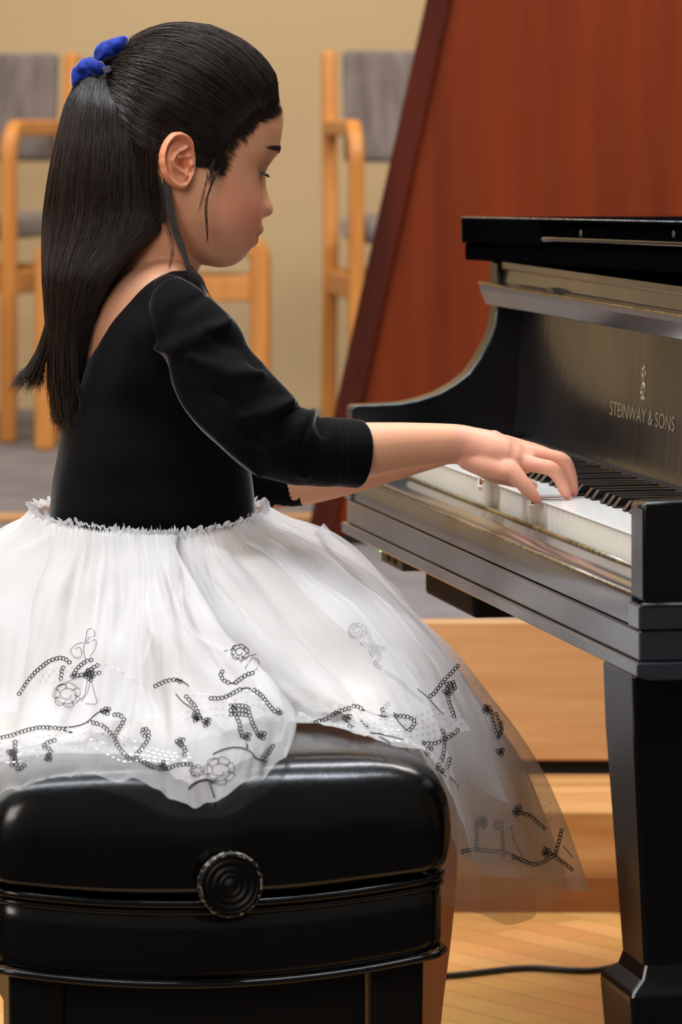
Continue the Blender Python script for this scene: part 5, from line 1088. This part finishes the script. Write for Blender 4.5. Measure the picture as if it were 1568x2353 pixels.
# extra dense starts along the hairline
for k in range(1900):
    u = rng.uniform(0, 9.4); i = int(u); a, b = HLP[i], HLP[i + 1]; q = a + (b - a) * (u - i) + np.array([-0.45, -0.85]) * abs(rng.normal(0, 17)) + rng.normal(0, 3.0, 2)
    d = P(q[0], q[1], 5.0) - LENS; d.normalize(); loc = capb.ray_cast(LENS, d)[0]
    if loc is None: continue
    l = HMI @ loc; starts.append((l.x, l.y if rng.random() < 0.72 else -l.y, l.z))
paths = []; clumps = rng.normal(0, 1, (60, 3))
for k, (x, y, z) in enumerate(starts):
    d0 = ((HM @ Vector((x, y, z))) - SCN).normalized(); tend = 1.0; lift = abs(rng.normal(0, 0.0016)) + 0.0004; pts = []
    cl = clumps[int(((math.atan2(y, z - 0.03) + math.pi) / (2 * math.pi)) * 59.99)]
    tgt = (BOWP + Vector(rng.normal(0, 0.006, 3))) - SCN; tR = tgt.length; tgt.normalize(); n = 16
    for i in range(n):
        t = i / (n - 1); d = slerp(d0, tgt, t); sg = math.sin(t * math.pi)
        d = (d + Vector((0, 0, -0.10 * sg * (1 if abs(y) > 0.03 else 0.2))) + Vector(cl) * 0.012 * sg).normalized()
        r = surf_r(d) + lift * (0.15 + sg) + 0.0012 * math.sin(cl[0] * 6 + t * 5) * sg
        if t < 0.15: r -= 0.0005 * (1 - t / 0.15)
        k_ = max(0, (t - 0.8) / 0.2); r = r * (1 - k_) + (tR + 0.002) * k_; pts.append(SCN + d * r)
    paths.append(np.array([tuple(p) for p in pts]))
hair_strands(paths, 0.00042, hair_tone(len(paths), 0.8), 'hair_strands', person)
# hanging strands
paths = []
for k in range(5200):
    ang = rng.uniform(-0.25, math.pi + 0.35) if k < 4300 else rng.uniform(math.pi, 2 * math.pi)
    y0 = rng.uniform(165, 330) if math.cos(ang) < 0.3 else rng.uniform(270, 420)
    if rng.random() < 0.25: y0 = rng.uniform(300, 560)
    y1 = rng.uniform(890, 978) if ang > 0.5 * math.pi or rng.random() < 0.4 else rng.uniform(760, 975)
    n = 18; pts = []; jit = rng.normal(0, 0.010); sc = 1.0 + rng.normal(0, 0.012); w1 = rng.normal(0, 0.05); ph = rng.uniform(0, 6)
    for i in range(n):
        t = i / (n - 1); py = y0 + (y1 - y0) * t
        p = hang_pt(min(py, 940), ang + w1 * t + 0.03 * math.sin(ph + t * 4), max(sc, 0.975) + 0.03 * t * abs(rng.normal(0, 0.25)))
        if py > 940: p = p + np.array([0, 0, -(py - 940) / PM])
        if t > 0.75: p = p + np.array([w1 * 0.15, jit, 0]) * (t - 0.75) * 1.5
        pts.append(p)
    paths.append(np.array(pts))
# strands lying over the back of the skull behind the ear
hbv = bvh_of(hairb)
for k in range(2600):
    x0 = rng.uniform(225, 388); y0 = rng.uniform(215, 330) if x0 < 370 else rng.uniform(300, 345); y1 = rng.uniform(480, 600); f0 = (x0 - 137) / (380 - 137.0); pts = []; w1 = rng.normal(0, 5); lf = 0.0008 + abs(rng.normal(0, 0.001))
    for t in np.linspace(0, 1, 14):
        y = y0 + (y1 - y0) * t; xl, xr = np.interp(y, HA[:, 0], HA[:, 1]), np.interp(y, HA[:, 0], HA[:, 2]); xx = (x0 * (1 - t) ** 2 + (1 - (1 - t) ** 2) * (xl + (xr - xl) * min(f0, 0.995))) + w1 * math.sin(t * 2.5) * t
        q = on_surface(hbv, xx, y, lf * min(1, 0.3 + 3 * t))
        if q is not None: pts.append(tuple(q))
    if len(pts) > 8 and all(abs(pts[i + 1][1] - pts[i][1]) < 0.02 for i in range(len(pts) - 1)): paths.append(np.array(pts))
# wisp flicking out low at the back
for k in range(420):
    s = rng.random(); a = np.array([[118 + 25 * s, 560 + 80 * rng.random()], [112 + 18 * s, 700], [92 + 28 * s, 780 + 10 * rng.random()], [62 + 40 * s, 840 + 8 * rng.random()], [22 + 80 * s + rng.normal(0, 6), 888 + 12 * rng.normal()]]); Yd = 4.64 + rng.normal(0, 0.018)
    C_ = cr(a, 16); paths.append(np.array([tuple(P(x, y, Yd)) for x, y in C_]))
# ends of the tail
for k in range(500):
    s = rng.random(); x0 = 118 + 62 * s; a = np.array([[x0, 760 + 60 * rng.random()], [x0 + 2, 860], [x0 + 8 + 6 * rng.normal(), 930], [x0 + 10 + 10 * rng.normal(), 975 + 14 * rng.normal()]]); Yd = 4.615 + rng.normal(0, 0.015)
    C_ = cr(a, 12); paths.append(np.array([tuple(P(x, y, Yd)) for x, y in C_]))
# strands beside the neck, in front of the ear and across the shoulder
fine = []
for k in range(110):
    s = rng.normal(0, 3.8); a = np.array([[379 + s * .6, 390 + 20 * rng.random()], [386 + s, 450], [396 + s * 1.3, 510], [414 + s * 1.2, 560], [430 + s * .7, 605], [442 + s * .5, 645 + 6 * rng.normal()]]); C_ = cr(a, 18); q = np.linspace(0, 1, 18)
    fine.append(np.array([tuple(P(x, y, 4.578 - 0.022 * t)) for (x, y), t in zip(C_, q)]))
for a, nn_, sp_ in (([(372, 470), (395, 560), (398, 600), (385, 625)], 6, 6), ([(505, 385), (487, 420), (474, 470), (476, 530), (478, 560)], 9, 2.2), ([(478, 400), (466, 450), (455, 490)], 5, 3), ([(430, 600), (462, 640), (486, 690), (494, 712)], 4, 2), ([(492, 372), (486, 392), (487, 408), (480, 425)], 26, 6)):
    for k in range(nn_):
        C_ = cr([(x + rng.normal(0, sp_) * (0.4 + i * .2), y + rng.normal(0, sp_)) for i, (x, y) in enumerate(a)], 14)
        P3 = []
        for x, y in C_:
            d = P(x, y, 5.0) - LENS; d.normalize(); loc = None
            P3.append((x, y))
        fine.append(np.array([tuple(P(x, y, 4.575 if x > 440 else 4.565)) for x, y in P3]))
hair_strands(paths, 0.00040, hair_tone(len(paths), 0.9), 'hair_strands', person)
hair_strands(fine, 0.00024, hair_tone(len(fine), 0.25), 'loose_strands', person)
# fine roots fading over the temple and the back-of-neck down
paths = []
pb = bvh_of(person)
for k in range(1100):
    u = rng.uniform(0.6, 9.6); i = int(u); a, b = HLP[i], HLP[i + 1]; q = a + (b - a) * (u - i) + np.array([6, 4]) + rng.normal(0, 5.0, 2); dn = np.array([5.0, 9.0]) * rng.random() * (1.5 if 5 < u < 10 else 0.8)
    pp = []
    for t in np.linspace(0, 1, 6):
        X = q[0] + dn[0] * (1 - t) - 26 * t; Y_ = q[1] + dn[1] * (1 - t) - (9 if u < 5 else 22) * t; s_p = on_surface(pb, X, Y_, 0.0004 + 0.003 * t)
        if s_p is not None: pp.append(tuple(s_p))
    if len(pp) > 3: paths.append(np.array(pp))
hair_strands(paths, 0.00016, hair_tone(len(paths), 0.9), 'hairline_wisps', person)
# ------------------------------------------------------------------ bow and clip
def puff(name, outline_px, Y, thick, seed):
    A = cr(outline_px + [outline_px[0]], 60)[:-1]; c = A.mean(axis=0); rows = []
    for sgn in (1, -1):
        rr = []
        for r in np.linspace(0.02, 1, 14):
            h = thick * math.sqrt(max(0, 1 - r ** 2.6)) * sgn; row = []
            for i, (x, y) in enumerate(A):
                X = c[0] + (x - c[0]) * r; Yp = c[1] + (y - c[1]) * r; f = noise.noise(Vector((X * .045 + seed, Yp * .045, 0))) * 0.0035 * (r < 0.98); p = P(X, Yp, Y); row.append((p.x, p.y - h - f * sgn, p.z))
            rr.append(row)
        rows = rows + (rr if sgn == 1 else rr[::-1][1:])
    m = MB(); m.grid(rows, close=True, cap=True); return m.build(name, M_bow, person, smooth=True, sub=1)
l1 = puff('hair_bow', [(214, 150), (212, 128), (216, 112), (228, 98), (248, 90), (268, 84), (288, 80), (297, 87), (296, 102), (286, 122), (268, 133), (248, 140), (232, 150)], 4.63, 0.014, 1)
l2 = puff('hair_bow', [(215, 156), (203, 160), (222, 142), (216, 130), (200, 131), (186, 136), (175, 148), (164, 158), (161, 176), (163, 198), (170, 204), (182, 194), (200, 192), (212, 182), (220, 168)], 4.63, 0.013, 5)
tag(l1, 'upper loop of blue velvet bow'); tag(l2, 'lower loop of blue velvet bow')
m = MB(); m.tube([P(205, 148, 4.625), P(226, 158, 4.618), P(240, 166, 4.625)], [0.007, 0.009, 0.006], 14, round_ends=True); m.build('bow_knot', M_bow, l1, smooth=True)
m = MB(); a, b, c, d = (P(233, 156, 4.600), P(252, 150, 4.600), P(257, 164, 4.600), P(240, 171, 4.600)); k = Vector((0, 0.012, 0)); m.add([a, b, c, d, a + k, b + k, c + k, d + k], [(0, 1, 2, 3), (7, 6, 5, 4), (0, 4, 5, 1), (1, 5, 6, 2), (2, 6, 7, 3), (3, 7, 4, 0)]); m.build('hair_clip', mat('grey_violet_plastic', (70, 66, 84), 0.3), l1, bevel=0.001)
